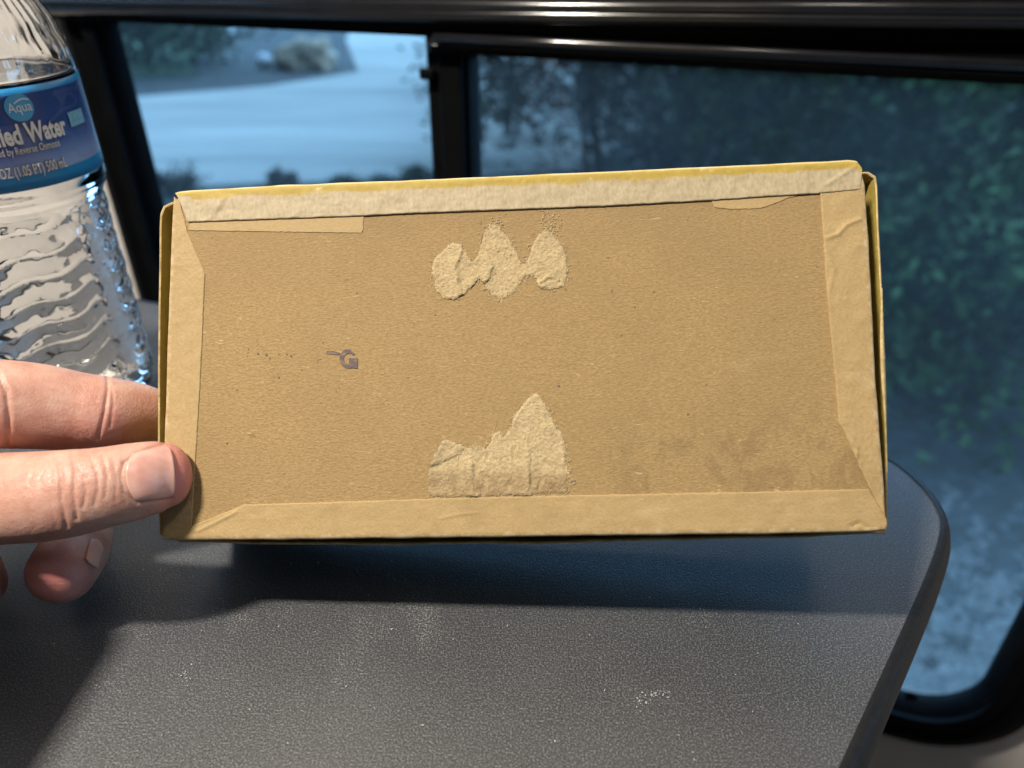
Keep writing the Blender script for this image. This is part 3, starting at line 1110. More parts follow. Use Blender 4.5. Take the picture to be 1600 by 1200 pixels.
# ================================================================== HAND
def hand_mesh():
    parts = []

    def catmull(P, n):
        out = []
        P = [P[0] * 2 - P[1]] + P + [P[-1] * 2 - P[-2]]
        for i in range(1, len(P) - 2):
            for k in range(n):
                t = k / n
                a, b, c, d = P[i - 1], P[i], P[i + 1], P[i + 2]
                out.append(0.5 * ((2 * b) + (c - a) * t + (2 * a - 5 * b + 4 * c - d) * t * t + (3 * b - a - 3 * c + d) * t ** 3))
        out.append(P[-2])
        return out

    def limb(pts, cap0=0.8, cap1=0.7, flat=0.85, nseg=10, n=28, hint=None):
        """pts: (point, radius across, [radius in depth])"""
        P = [np.array((*p[0], p[1], p[2] if len(p) > 2 else p[1] * flat)) for p in pts]
        C = catmull(P, nseg)
        # hemispherical ends
        def end(c, d, cap, rev):
            q = []
            for k in range(1, 7):
                a = PI / 2 * k / 6
                s = c.copy()
                s[:3] = c[:3] + d * math.sin(a) * c[3] * cap
                s[3] = max(c[3] * math.cos(a), 1e-4)
                s[4] = max(c[4] * math.cos(a), 1e-4)
                q.append(s)
            return q[::-1] if rev else q
        d0 = C[0][:3] - C[1][:3]
        d0 /= np.linalg.norm(d0)
        d1 = C[-1][:3] - C[-2][:3]
        d1 /= np.linalg.norm(d1)
        C = end(C[0], d0, cap0, True) + C + end(C[-1], d1, cap1, False)
        vs = []
        for i, c in enumerate(C):
            a = Vector(C[max(i - 1, 0)][:3])
            b = Vector(C[min(i + 1, len(C) - 1)][:3])
            t = (b - a).normalized()
            p = Vector(c[:3])
            view = (hint or (CAM - p)).normalized()
            x = t.cross(view).normalized()
            y = x.cross(t).normalized()
            for k in range(n):
                an = 2 * PI * k / n
                vs.append(p + x * math.cos(an) * c[3] + y * math.sin(an) * c[4])
        fs = []
        for i in range(len(C) - 1):
            for k in range(n):
                a = i * n + k
                b = i * n + (k + 1) % n
                fs.append((a, b, b + n, a + n))
        fs.append(tuple(range(n))[::-1])
        fs.append(tuple(range((len(C) - 1) * n, len(C) * n)))
        parts.append((vs, fs))

    D = at_depth
    mm = 0.001
    # thumb
    limb([(D(-230, 850, .212), 17 * mm, 14 * mm), (D(-110, 806, .201), 14 * mm, 12 * mm), (D(-20, 782, .194), 12.2 * mm, 10.8 * mm), (D(60, 776, .1905), 11.7 * mm, 10.2 * mm),
          (D(115, 770, .1895), 11.2 * mm, 9.8 * mm), (D(165, 761, .1900), 10.4 * mm, 8.6 * mm), (D(210, 752, .1925), 10.1 * mm, 7.6 * mm), (D(245, 744.5, .1955), 9.5 * mm, 6.2 * mm),
          (D(262, 742, .1968), 8.6 * mm, 5.2 * mm)], cap1=0.72)
    # index finger, its tip pressed on the lid's end wall
    limb([(D(-260, 640, .192), 14 * mm), (D(-130, 628, .195), 12.8 * mm), (D(-20, 630, .201), 12.3 * mm), (D(60, 635, .2065), 12.0 * mm), (D(120, 643, .2105), 11.3 * mm), (D(165, 646, .213), 10.7 * mm),
          (D(215, 647, .2185), 9.3 * mm), (D(250, 650, .2225), 7.6 * mm)], cap1=0.8, flat=0.92)
    # middle finger, curled under
    limb([(D(-260, 760, .215), 13 * mm), (D(-100, 765, .226), 11.5 * mm), (D(40, 775, .233), 10.5 * mm), (D(112, 806, .229), 10.0 * mm), (D(117, 855, .2165), 9.5 * mm), (D(96, 893, .2055), 9.0 * mm)], cap1=0.95, flat=0.95)
    # ring finger, just inside the frame
    limb([(D(-300, 820, .220), 13 * mm), (D(-170, 830, .224), 11.5 * mm), (D(-85, 860, .216), 10.5 * mm), (D(-52, 915, .203), 9.6 * mm)], cap1=0.95, flat=0.95)
    # little finger and palm, wrist and forearm, out of the frame
    limb([(D(-340, 890, .215), 12 * mm), (D(-230, 920, .212), 10 * mm), (D(-170, 950, .205), 8.5 * mm)], cap1=0.95)
    limb([(D(-150, 690, .210), 15 * mm, 12 * mm), (D(-260, 740, .205), 34 * mm, 16 * mm), (D(-300, 800, .190), 38 * mm, 20 * mm), (D(-290, 860, .172), 31 * mm, 20 * mm)], cap0=0.6, cap1=0.6)
    w0 = D(-270, 850, .172)
    limb([(w0, 29 * mm, 20 * mm), (w0 + Vector((-0.006, -0.06, 0.003)), 29 * mm, 24 * mm), (w0 + Vector((-0.02, -0.14, 0.004)), 35 * mm, 31 * mm)], cap0=0.6, cap1=0.4, hint=Vector((0, 0, 1)))
    V, Fs = merge(parts)
    me = bpy.data.meshes.new('hand_raw')
    me.from_pydata([tuple(v) for v in V], [], Fs)
    me.update()
    o = bpy.data.objects.new('hand_raw', me)
    COL.objects.link(o)
    r = o.modifiers.new('r', 'REMESH')
    r.mode = 'VOXEL'
    r.voxel_size = 0.00046
    s = o.modifiers.new('s', 'SMOOTH')
    s.factor = 0.5
    s.iterations = 20
    dg = bpy.context.evaluated_depsgraph_get()
    out = bpy.data.meshes.new_from_object(o.evaluated_get(dg))
    bpy.data.objects.remove(o)
    bpy.data.meshes.remove(me)
    return out


hm = hand_mesh()
nv = len(hm.vertices)
co = np.empty(nv * 3)
hm.vertices.foreach_get('co', co)
co = co.reshape(-1, 3)
nr = np.empty(nv * 3)
hm.vertices.foreach_get('normal', nr)
nr = nr.reshape(-1, 3)
rel = co - np.array(CAM)
dep = rel @ np.array(FW)
hx = 800 + rel[:, 0] / dep * FPX
hy = 600 - (rel @ np.array(UP)) / dep * FPX
front = (nr * -rel).sum(1) > 0
Zs = 0.3833
def zc_(pts):
    return [(x * Zs, 540 + y * Zs) for x, y in pts]
thumb_zone = front & (hy > 680) & (hy < 860) & (dep < 0.1985)
index_zone = front & (hy < 720) & (dep < 0.222)
creases = [
    (thumb_zone, zc_([(236, 455), (250, 540), (248, 620), (264, 700), (268, 740)]), 0.00050, 3.0),
    (thumb_zone, zc_([(296, 440), (306, 520), (300, 600), (312, 705)]), 0.00050, 3.0),
    (thumb_zone, zc_([(306, 500), (340, 540), (352, 590), (338, 660)]), 0.00038, 2.4),
    (thumb_zone, zc_([(368, 455), (398, 520), (400, 590), (384, 650)]), 0.00036, 2.6),
    (thumb_zone, zc_([(418, 450), (438, 530), (428, 620)]), 0.00026, 2.4),
    (thumb_zone, zc_([(460, 460), (476, 540), (470, 630)]), 0.00022, 2.4),
    (thumb_zone, zc_([(196, 450), (212, 500), (206, 560)]), 0.00022, 2.2),
    (thumb_zone, zc_([(160, 452), (175, 500), (160, 570)]), 0.00018, 2.2),
    (thumb_zone, zc_([(125, 450), (135, 500), (118, 560)]), 0.00014, 2.2),
    (thumb_zone, zc_([(200, 600), (215, 680), (230, 740)]), 0.00012, 2.2),
    (index_zone, zc_([(438, 100), (440, 180), (426, 270), (398, 380)]), 0.00055, 2.8),
    (index_zone, zc_([(456, 170), (462, 240), (448, 330)]), 0.00028, 2.4),
    (index_zone, zc_([(-10, 110), (26, 190), (36, 300), (30, 400)]), 0.0007, 4.0),
    # nail fold of the thumb
    (thumb_zone, zc_([(505, 480), (492, 530), (506, 600), (560, 640), (700, 618)]), 0.00040, 2.6),
    (thumb_zone, zc_([(505, 480), (560, 440), (670, 398)]), 0.00045, 2.6),
]
disp = np.zeros(nv)
for zone, pts, dpt, wd in creases:
    best = np.full(nv, 1e3)
    for a, b in zip(pts, pts[1:]):
        d_, _ = seg_dist(hx, hy, a, b)
        best = np.minimum(best, d_)
    dpt = dpt * (0.72 if zone is thumb_zone else 0.85)
    prof_ = -dpt * np.exp(-(best / wd) ** 2) + 0.10 * dpt * np.exp(-((best - 2.6 * wd) / (1.5 * wd)) ** 2)
    disp += np.where(zone, prof_, 0)
co2 = co + nr * disp[:, None]
hm.vertices.foreach_set('co', co2.reshape(-1))
red = np.exp(-(((hx - 275) / 40) ** 2 + ((hy - 745) / 70) ** 2)) * np.clip((0.206 - dep) / 0.006, 0, 1)
red = np.maximum(red, np.exp(-(((hx - 85) / 55) ** 2 + ((hy - 905) / 50) ** 2)))
red = np.maximum(red, 0.55 * np.exp(-(((hx - 90) / 130) ** 2 + ((hy - 665) / 38) ** 2)) * np.clip((dep - 0.199) / 0.006, 0, 1))
a = hm.attributes.new('redness', 'FLOAT', 'POINT')
a.data.foreach_set('value', red)
hm.update()

s = NT('skin')
ra = s.n('ShaderNodeAttribute', attribute_name='redness')
blot = s.noise(160, 5, 0.6)
c = s.ramp(blot, [(0.30, (0.48, 0.238, 0.182)), (0.5, (0.56, 0.318, 0.248)), (0.72, (0.63, 0.395, 0.315))])
c = s.mix(s.math('MULTIPLY', ra.outputs['Fac'], 0.95), c, (0.60, 0.215, 0.19))
c = s.mix(s.math('MULTIPLY', s.ramp(s.noise(520, 4, 0.7), [(0.5, 0.0), (0.75, 0.6)]), 0.4), c, (0.52, 0.25, 0.19))
vor = s.n('ShaderNodeTexVoronoi', feature='DISTANCE_TO_EDGE')
vor.inputs['Scale'].default_value = 900
s.l(s.coord((1, 1, 1)), vor.inputs['Vector'])
n1 = s.bump(s.ramp(vor.outputs['Distance'], [(0.0, 0.0), (0.12, 1.0)]), 0.30, 0.00014)
n2 = s.bump(s.noise(700, 4, 0.6), 0.6, 0.00025, n1)
s.set(Base_Color=c, Roughness=0.42, Normal=n2, Specular_IOR_Level=0.45, Subsurface_Weight=0.35)
s.b.inputs['Subsurface Radius'].default_value = (1.0, 0.38, 0.2)
s.b.inputs['Subsurface Scale'].default_value = 0.0022
M_SKIN = s.m
hand = link('person', hm, M_SKIN, None, True)
tag(hand, 'left hand gripping the end of the cardboard box between thumb and index finger', 'person')

bvh = BVHTree.FromPolygons([tuple(c_) for c_ in co2], [tuple(p.vertices) for p in hm.polygons])
nt = NT('fingernail')
nc = nt.ramp(nt.noise(300, 4, 0.6, (0.3, 1, 1)), [(0.3, (0.66, 0.33, 0.28)), (0.7, (0.76, 0.45, 0.385))])
fe = nt.n('ShaderNodeAttribute', attribute_name='free_edge')
nc = nt.mix(fe.outputs['Fac'], nc, (0.78, 0.58, 0.47))
nt.set(Base_Color=nc, Roughness=0.30, Subsurface_Weight=0.2, Specular_IOR_Level=0.5, Normal=nt.bump(nt.noise(1800, 2, 0.5, (1, 0.06, 0.06)), 0.25, 0.0001))
nt.b.inputs['Subsurface Scale'].default_value = 0.002
M_NAIL = nt.m


def nail(corners, label, lift=0.00030, nu=30, nv_=24, free=True):
    """curved nail plate laid on the finger: corners base-top, base-bottom, tip-bottom, tip-top in pixels"""
    bt, bb, tb_, tt_ = [Vector((*c_, 0)) for c_ in corners]
    vs, fe_ = [], []
    bad = 0
    for i in range(nu):
        u = i / (nu - 1)
        for j in range(nv_):
            v = j / (nv_ - 1)
            q = 2 * v - 1
            base = bt.lerp(bb, v)
            tip = tt_.lerp(tb_, v)
            ax = (tip - base)
            uu = u
            # rounded base, gently rounded tip
            s0 = 0.16 * q ** 2 + 0.02 * q ** 6
            s1 = 1 - 0.05 * q ** 2 - 0.10 * q ** 8
            p = base + ax * (s0 + (s1 - s0) * uu)
            r = ray(p.x, p.y).normalized()
            hit, nn_, _, _ = bvh.ray_cast(CAM, r)
            if hit is None:
                bad += 1
                hit, nn_ = CAM + r * 0.19, -r
            e = min(1.0, (1 - abs(q)) * 5) * min(1.0, u * 5)
            vs.append(hit + nn_ * (lift * (0.15 + 0.85 * e) + 0.00035 * (1 - q * q) * u))
            fe_.append(0.7 if (u > 0.97 and free) else 0.0)
    fs = grid_faces(nu, nv_)
    o = mesh('fingernail', vs, fs, M_NAIL, hand, True)
    a_ = o.data.attributes.new('free_edge', 'FLOAT', 'POINT')
    a_.data.foreach_set('value', fe_)
    sd = o.modifiers.new('thick', 'SOLIDIFY')
    sd.thickness = 0.0005
    sd.offset = -0.2
    o['label'] = label
    return o


nail(((193, 713), (201, 784), (275, 776), (268, 695)), 'pink thumbnail facing the camera')
nail(((162, 852), (142, 838), (132, 878), (150, 890)), 'nail of the curled middle finger in shadow', free=False)

# ================================================================== BOTTLE
BX = Vector((-0.1862, 0.272, TABLE_Z))
toc = (CAM - BX)
ANG0 = math.atan2(toc.y, toc.x)       # angle facing the camera
Z1, Z2 = 0.0955, 0.1275
RL = 0.0330
wb = empty('water_bottle', BX + Vector((0, 0, 0.0006)))
tag(wb, 'clear ribbed plastic water bottle with blue label standing behind the hand', 'bottle')


def bottle_r(z, ph):
    mm = 0.001
    prof = [(0, 24), (1.5, 28.5), (5, 29.6), (9, 30.4), (85, 30.4), (90.5, 32.4), (92, 32.8), (127.5, 32.8), (129, 32.7), (131, 32.4), (134, 31.9), (142, 30.0), (155, 25.5), (168, 18.5), (176, 13.4), (180, 12.6), (190, 12.5)]
    zz = z / mm
    r = prof[-1][1]
    for (a, ra), (b, rb) in zip(prof, prof[1:]):
        if a <= zz <= b:
            t = (zz - a) / (b - a)
            t = t * t * (3 - 2 * t) if zz > 87 else t
            r = ra + (rb - ra) * t
            break
    if 9 < zz < 89:
        # five panels of swept ribs with smooth pillars between
        s = ((ph - 0.72) * 3 / (2 * PI)) % 1.0
        w = min(s, 1 - s) * 2           # 0 at the pillar, 1 mid panel
        am = min(max((w - 0.07) / 0.12, 0), 1)
        am = am * am * (3 - 2 * am)
        ph_z = (zz - 9) / 8.6 + 0.55 * math.sin(ph * 1.5 + 0.4) + 0.16 * math.sin(ph * 7)
        rib = abs(math.sin(PI * ph_z))
        env = min((zz - 9) / 4, (89 - zz) / 4, 1)
        r += env * am * ((1.7 + 0.7 * noise.noise(Vector((math.cos(ph) * 2.2, math.sin(ph) * 2.2, zz * 0.06)))) * rib ** 0.6 - 2.0)
        r += env * (0.40 * noise.noise(Vector((math.cos(ph) * 3, math.sin(ph) * 3, zz * 0.11))) + 0.28 * noise.noise(Vector((math.cos(ph) * 9, math.sin(ph) * 9, zz * 0.30))))
    if 130 < zz < 168:
        w = math.cos(ph * 12)
        env = min((zz - 130) / 8, (168 - zz) / 8, 1)
        r += env * (0.55 * w + 0.7 * noise.noise(Vector((math.cos(ph) * 5, math.sin(ph) * 5, zz * 0.12))) + 0.45 * noise.noise(Vector((math.cos(ph) * 16, math.sin(ph) * 16, zz * 0.10))))
    return r * mm


NP = 300
WATER_Z = 0.1285
zs = np.concatenate([np.linspace(0, 0.009, 12), np.linspace(0.0093, 0.090, 190), np.linspace(0.0905, WATER_Z, 60)])
vs = []
for i in range(NP):
    ph = 2 * PI * i / NP
    for z in zs:
        r = bottle_r(float(z), ph - ANG0)
        vs.append((r * math.cos(ph), r * math.sin(ph), float(z)))
m = len(zs)
fs = grid_faces(NP, m, True)
fs.append(tuple(i * m for i in range(NP))[::-1])
fs.append(tuple(i * m + m - 1 for i in range(NP)))
pb = NT('clear_plastic_with_water')
pb.set(Base_Color=(0.985, 0.995, 1.0), Roughness=0.0, Transmission_Weight=1.0, IOR=1.34)
body = mesh('body', vs, fs, pb.m, wb, True)
body['label'] = 'ribbed clear plastic body filled with water'
es = body.modifiers.new('edge', 'EDGE_SPLIT')
es.split_angle = math.radians(60)
# empty upper part: a thin double wall above the water line
zu = list(np.linspace(WATER_Z + 0.0001, 0.19, 60))
vs = []
for i in range(NP):
    ph = 2 * PI * i / NP
    for z, th_ in [(z, 0) for z in zu] + [(z, 0.0004) for z in zu[::-1]]:
        r = bottle_r(float(z), ph - ANG0) - th_ - 0.00002
        vs.append((r * math.cos(ph), r * math.sin(ph), float(z)))
m = len(zu) * 2
fs = grid_faces(NP, m, True) + [(i * m + m - 1, ((i + 1) % NP) * m + m - 1, ((i + 1) % NP) * m, i * m) for i in range(NP)]
pe = NT('clear_plastic')
pe.set(Base_Color=(0.99, 0.995, 1.0), Roughness=0.0, Transmission_Weight=1.0, IOR=1.5)
body_top = mesh('shoulder', vs, fs, pe.m, wb, True)
# cap
v = []
cp = [(0.0, 0.203), (0.0125, 0.203), (0.0140, 0.2015), (0.0142, 0.1885), (0.0128, 0.188)]
for i in range(72):
    k = 1 + (0.018 if i % 2 else 0)
    for r, z in cp:
        v.append((r * k * math.cos(2 * PI * i / 72), r * k * math.sin(2 * PI * i / 72), z))
mesh('cap', v, grid_faces(72, 5, True), plain('white_cap', (0.75, 0.76, 0.78), 0.4), wb, True)


# label sheet with printed bands
def label_mat():
    t = NT('blue_printed_label')
    c = t.coord((1, 1, 1))
    sp = t.n('ShaderNodeSeparateXYZ')
    t.l(c, sp.inputs[0])
    q = t.n('ShaderNodeMapRange')
    q.inputs[1].default_value = Z1
    q.inputs[2].default_value = Z2
    wv = t.noise(45, 3, 0.5, (0.5, 0.5, 1.6))
    t.l(sp.outputs['Z'], q.inputs[0])
    qq = t.math('ADD', q.outputs[0], t.math('MULTIPLY', t.math('SUBTRACT', wv, 0.5), 0.16))
    art = t.ramp(qq, [(0.12, (0.34, 0.44, 0.72)), (0.28, (0.20, 0.31, 0.64)), (0.44, (0.075, 0.15, 0.45)), (0.62, (0.03, 0.075, 0.29)), (0.9, (0.022, 0.055, 0.23))])
    swirl = t.ramp(t.noise(75, 2, 0.4, (0.6, 0.6, 1.4), dist=1.2), [(0.50, 0.0), (0.53, 0.22), (0.60, 0.22), (0.63, 0.0)])
    art = t.mix(swirl, art, (0.20, 0.24, 0.48))
    band = t.ramp(q.outputs[0], [(0.0, (0.02, 0.21, 0.50)), (0.135, (0.02, 0.21, 0.50))])
    bot_ = t.math('LESS_THAN', q.outputs[0], 0.15)
    top_ = t.math('GREATER_THAN', q.outputs[0], 0.935)
    col = t.mix(t.math('ADD', bot_, top_, clamp=True), art, (0.020, 0.25, 0.58))
    t.set(Base_Color=col, Roughness=0.30, Specular_IOR_Level=0.5, Normal=t.bump(t.noise(90, 3), 0.35, 0.0008))
    return t.m


vs = []
for i in range(160):
    ph = 2 * PI * i / 160
    for k in range(12):
        z = Z1 + (Z2 - Z1) * k / 11
        r = RL + 0.00012 * noise.noise(Vector((math.cos(ph) * 4, math.sin(ph) * 4, z * 90)))
        vs.append((r * math.cos(ph), r * math.sin(ph), z))
lab = mesh('label', vs, grid_faces(160, 12, True), label_mat(), wb, True)
lab['label'] = 'blue wraparound paper label with white lettering'
sd = lab.modifiers.new('thick', 'SOLIDIFY')
sd.thickness = 0.00012
M_WHITE = plain('print_white', (0.80, 0.81, 0.83), 0.4, 0, 0.05)
M_OUT = plain('print_navy', (0.012, 0.05, 0.16), 0.4, 0, 0.05)
M_CYAN = plain('print_cyan', (0.05, 0.36, 0.68), 0.35, 0, 0.05)
M_PALE = plain('print_pale_blue', (0.22, 0.50, 0.72), 0.4, 0, 0.2, 900)


LAST = [1.0]


def lettering(name, text, size, xs, x_left, q, mat, parent=lab, off=0.0, lift=0.0005, rot=0.0, right=None, dz=0.0, fit=None):
    """text wrapped on the label; x_left / right in metres of arc from the line facing the camera"""
    cu = bpy.data.curves.new('txt', 'FONT')
    cu.body = text
    cu.size = size
    cu.offset = off
    cu.resolution_u = 3
    ob = bpy.data.objects.new('txt', cu)
    COL.objects.link(ob)
    dg = bpy.context.evaluated_depsgraph_get()
    me = bpy.data.meshes.new_from_object(ob.evaluated_get(dg))
    bpy.data.objects.remove(ob)
    bm = bmesh.new()
    bm.from_mesh(me)
    bmesh.ops.triangulate(bm, faces=bm.faces)
    bmesh.ops.subdivide_edges(bm, edges=[e for e in bm.edges if e.calc_length() > size * 0.2], cuts=2)
    xs_ = [v.co.x for v in bm.verts]
    if fit:
        xs = (fit[1] - fit[0]) / (max(xs_) - min(xs_))
        right = fit[1]
    LAST[0] = xs
    if right is not None:
        shift = right - max(xs_) * xs
    else:
        shift = x_left - min(xs_) * xs
    x_off = 0.0020 if parent is lab else 0.0
    zc0 = Z1 + (Z2 - Z1) * q + dz
    for v in bm.verts:
        x, y = v.co.x * xs + shift + x_off, v.co.y
        y += rot * x
        an = ANG0 + x / RL
        rr = RL + lift
        v.co = Vector((rr * math.cos(an), rr * math.sin(an), zc0 + y))
    me2 = bpy.data.meshes.new(name)
    bm.to_mesh(me2)
    bm.free()
    return link(name, me2, mat, parent)


for word, rest, size, l, r, q, bold in (('Water', 'Purified', 0.0086, 0.0073, 0.0216, 0.475, 0.00030), ('Reverse Osmosis', 'Purified by', 0.0034, 0.0028, 0.0172, 0.375, 0.00003),
                                        ('OZ (1.05 PT) 500 mL', '16.9 FL', 0.0048, -0.0037, 0.0175, 0.155, 0.00008)):
    for ex, mat_, lf in ((size * 0.024, M_OUT, 0.00030), (0.0, M_WHITE, 0.00048)):
        lettering('lettering', word, size, 1, 0, q, mat_, off=bold + ex, lift=lf + (0.00012 if ex == 0 else 0), fit=(l - ex * .5, r + ex * .5))
        lettering('lettering', rest, size, LAST[0], 0, q, mat_, off=bold + ex, lift=lf + (0.00012 if ex == 0 else 0), right=l - size * 0.16 + ex * .5)
lettering('lettering', 'r', 0.0072, 0.85, 0, 0.79, M_WHITE, right=0.0030)


def disc(name, x, q, r, mat, lift):
    zc0 = Z1 + (Z2 - Z1) * q
    vs = [(x, 0)]
    for k in range(40):
        vs.append((x + r * math.cos(2 * PI * k / 40), r * math.sin(2 * PI * k / 40)))
    V = []
    for xx, yy in vs:
        an = ANG0 + xx / RL
        V.append(((RL + lift) * math.cos(an), (RL + lift) * math.sin(an), zc0 + yy))
    return mesh(name, V, [(0, k + 1, (k + 1) % 40 + 1) for k in range(40)], mat, lab)


disc('logo_disc', 0.0101, 0.815, 0.0043, M_CYAN, 0.00062)
lettering('lettering', 'Aqua', 0.0043, 1, 0, 0.775, M_WHITE, lift=0.00080, fit=(0.0046, 0.0117))
# thin swoosh above the logo word
V = []
for k in range(16):
    t = k / 15
    x = 0.0088 + 0.0046 * t
    y = 0.0012 + 0.0011 * math.sin(t * PI * 0.8) 
    for w in (0, 0.00035):
        an = ANG0 + x / RL
        V.append(((RL + 0.0008) * math.cos(an), (RL + 0.0008) * math.sin(an), Z1 + (Z2 - Z1) * 0.815 + y + w))
mesh('logo_swoosh', V, [q[::-1] for q in grid_faces(16, 2)], M_WHITE, lab)
# small pale notice panel at the edge of the front
V = []
for i in range(6):
    for k in range(2):
        an = ANG0 + (0.0262 + 0.0085 * i / 5) / RL
        V.append(((RL + 0.0004) * math.cos(an), (RL + 0.0004) * math.sin(an), Z1 + (Z2 - Z1) * (0.52 + 0.15 * k)))
mesh('notice_panel', V, grid_faces(6, 2), M_PALE, lab)
# faint date print on the shoulder
M_INKG = plain('grey_date_ink', (0.10, 0.10, 0.10), 0.6)
for txt, zz, xr in (('BY', 0.1415, 0.0110), ('2', 0.1365, 0.0075)):
    lettering('lettering', txt, 0.0045, 0.8, 0, 0, M_INKG, parent=body, right=xr, dz=zz - Z1, lift=-0.0022)

# ================================================================== SMALL THINGS ON THE TABLE
M_DUST = plain('pale_lint', (0.7, 0.7, 0.68), 0.8)
parts = []
spots = [(224, 890), (251, 890), (258, 891), (275, 897), (297, 902), (302, 900), (344, 935), (349, 941), (333, 955), (328, 967), (315, 985), (122, 1030), (45, 1015), (85, 1006), (505, 873), (455, 880), (497, 879), (612, 876), (606, 900), (559, 892),
         (634, 908), (578, 1102), (585, 1106), (1012, 860), (1235, 905), (710, 870), (398, 935)]
spots += [(random.gauss(995 + 45 * t, 6), random.gauss(1100 - 22 * t, 5)) for t in [random.random() for _ in range(45)]] + [(random.gauss(286, 8), random.gauss(1050, 9)) for _ in range(16)]
for px, py in spots + [(random.uniform(200, 1300), random.uniform(870, 1190)) for _ in range(45)]:
    p = at_z(px, py, TABLE_Z + 0.0004)
    r = random.uniform(0.00005, 0.00012)
    an = random.uniform(0, 6.3)
    d = Vector((math.cos(an), math.sin(an), 0)) * random.uniform(0.00005, 0.00030)
    parts.append(tube([p - d, p, p + d + Vector((0, 0, 0.0001))], [r * 0.6, r, r * 0.5], 5))
V, Fs = merge(parts)
tag(mesh('dust', V, Fs, M_DUST), 'tiny pale lint specks and dust scattered over the dark table', 'dust', kind='stuff')

# ================================================================== OUTDOOR THINGS
def leaf_mat(name, a, b):
    t = NT(name)
    oi = t.n('ShaderNodeAttribute', attribute_name='tone')
    t.set(Base_Color=t.ramp(oi.outputs['Fac'], [(0.0, a), (1.0, b)]), Roughness=0.9, Specular_IOR_Level=0.15)
    return t.m


LM = [leaf_mat('leaves_deep_green', (0.034, 0.048, 0.026), (0.075, 0.105, 0.050)), leaf_mat('leaves_mid_green', (0.055, 0.100, 0.040), (0.125, 0.21, 0.080)),
      leaf_mat('leaves_grey_brown', (0.050, 0.043, 0.036), (0.105, 0.090, 0.076))]
M_BARK = plain('grey_bark', (0.10, 0.09, 0.085), 0.9, 0, 0.4, 12, 0.01, 30)


def plant(name, label, cat, base, height, rad, kind, nleaf, trunk_r, stems=1, low=0.15, group=None, leaf=0.05):
    leaf, nleaf = leaf * 0.68, int(nleaf * 1.9)
    e = empty(name, base)
    tag(e, label, cat, group)
    parts = []
    tips = []
    for s_ in range(stems):
        top = Vector((random.uniform(-.4, .4) * rad, random.uniform(-.4, .4) * rad, height * random.uniform(.75, .95)))
        st_ = Vector((random.uniform(-.1, .1) * rad * (stems > 1), random.uniform(-.1, .1) * rad * (stems > 1), -0.03))
        mid = st_.lerp(top, 0.5) + Vector((random.uniform(-.15, .15), random.uniform(-.15, .15), 0)) * rad
        path = [st_, st_.lerp(mid, 0.5), mid, mid.lerp(top, 0.5), top]
        parts.append(tube(path, [trunk_r, trunk_r * .85, trunk_r * .65, trunk_r * .45, trunk_r * .2], 8))
        for b_ in range(5):
            t = random.uniform(0.3, 0.9)
            p = mid.lerp(top, t) if random.random() < .6 else st_.lerp(mid, .5 + t / 2)
            an = random.uniform(0, 6.3)
            q = p + Vector((math.cos(an), math.sin(an), random.uniform(.2, .8))) * rad * random.uniform(.4, .8)
            parts.append(tube([p, p.lerp(q, .5) + Vector((0, 0, .03)), q], [trunk_r * .4, trunk_r * .28, trunk_r * .1], 6))
            tips.append(q)
    V, Fs = merge(parts)
    mesh('trunk', V, Fs, M_BARK, e, True)
    # leaf clumps
    ncl = max(12, nleaf // 55)
    cl = []
    for k in range(ncl):
        while True:
            x, y, z = random.uniform(-1, 1), random.uniform(-1, 1), random.uniform(-1, 1)
            r2 = x * x + y * y + z * z
            if 0.12 < r2 < 1:
                break
        cl.append((Vector((x * rad, y * rad, height * (low + (1 - low) * (z * 0.5 + 0.5)))), random.uniform(.12, .28) * rad, random.random()))
    V, Fs, tone = [], [], []
    for k in range(nleaf):
        c_, r_, tn = random.choice(cl)
        p = c_ + Vector((random.gauss(0, r_), random.gauss(0, r_), random.gauss(0, r_ * .8)))
        if p.z < 0.02:
            continue
        a_ = Vector((random.gauss(0, 1), random.gauss(0, 1), random.gauss(0, .6))).normalized()
        b_ = a_.cross(Vector((random.gauss(0, 1), random.gauss(0, 1), random.gauss(0, 1)))).normalized()
        L = leaf * random.uniform(.6, 1.4)
        o_ = len(V)
        V += [p - a_ * L, p + b_ * L * .45, p + a_ * L, p - b_ * L * .45]
        Fs.append((o_, o_ + 1, o_ + 2, o_ + 3))
        tone += [min(max(tn * .7 + random.random() * .3, 0), 1)] * 4
    cr = mesh('crown', V, Fs, LM[kind], e)
    a__ = cr.data.attributes.new('tone', 'FLOAT', 'POINT')
    a__.data.foreach_set('value', tone)
    return e


def gp(px, py):
    return at_z(px, py, GROUND_Z)


def dirat(px, dist):
    """ground point in the direction of an image column at a distance"""
    r = ray(px, 300)
    h = Vector((r.x, r.y, 0)).normalized()
    return Vector((h.x * dist, h.y * dist, GROUND_Z))


G1 = 'bushes and trees seen through the right pane'
plant('bush', 'loose green bush at the left end of the thicket by the drive', 'bush', dirat(800, 7.6), 1.7, 0.62, 0, 1500, 0.03, 3, 0.1, G1)
plant('bush', 'grey brown twiggy bush behind the middle of the box top', 'bush', dirat(930, 6.2), 1.9, 0.95, 2, 2600, 0.03, 4, 0.05, G1)
plant('bush', 'dark twiggy bush right of the middle of the window', 'bush', dirat(1080, 5.4), 2.0, 0.85, 2, 2600, 0.03, 4, 0.05, G1)
plant('tree', 'slim pale trunked tree above the right half of the box', 'tree', dirat(1180, 5.0), 2.6, 1.0, 0, 3000, 0.06, 3, 0.35, G1)
plant('bush', 'dark green bush beyond the right end of the box', 'bush', dirat(1290, 4.6), 1.9, 0.9, 0, 2800, 0.03, 4, 0.05, G1)
plant('bush', 'brighter green leafy bush at the right edge of the window', 'bush', dirat(1570, 4.5), 2.3, 0.80, 1, 3000, 0.03, 4, 0.15, G1, 0.06)
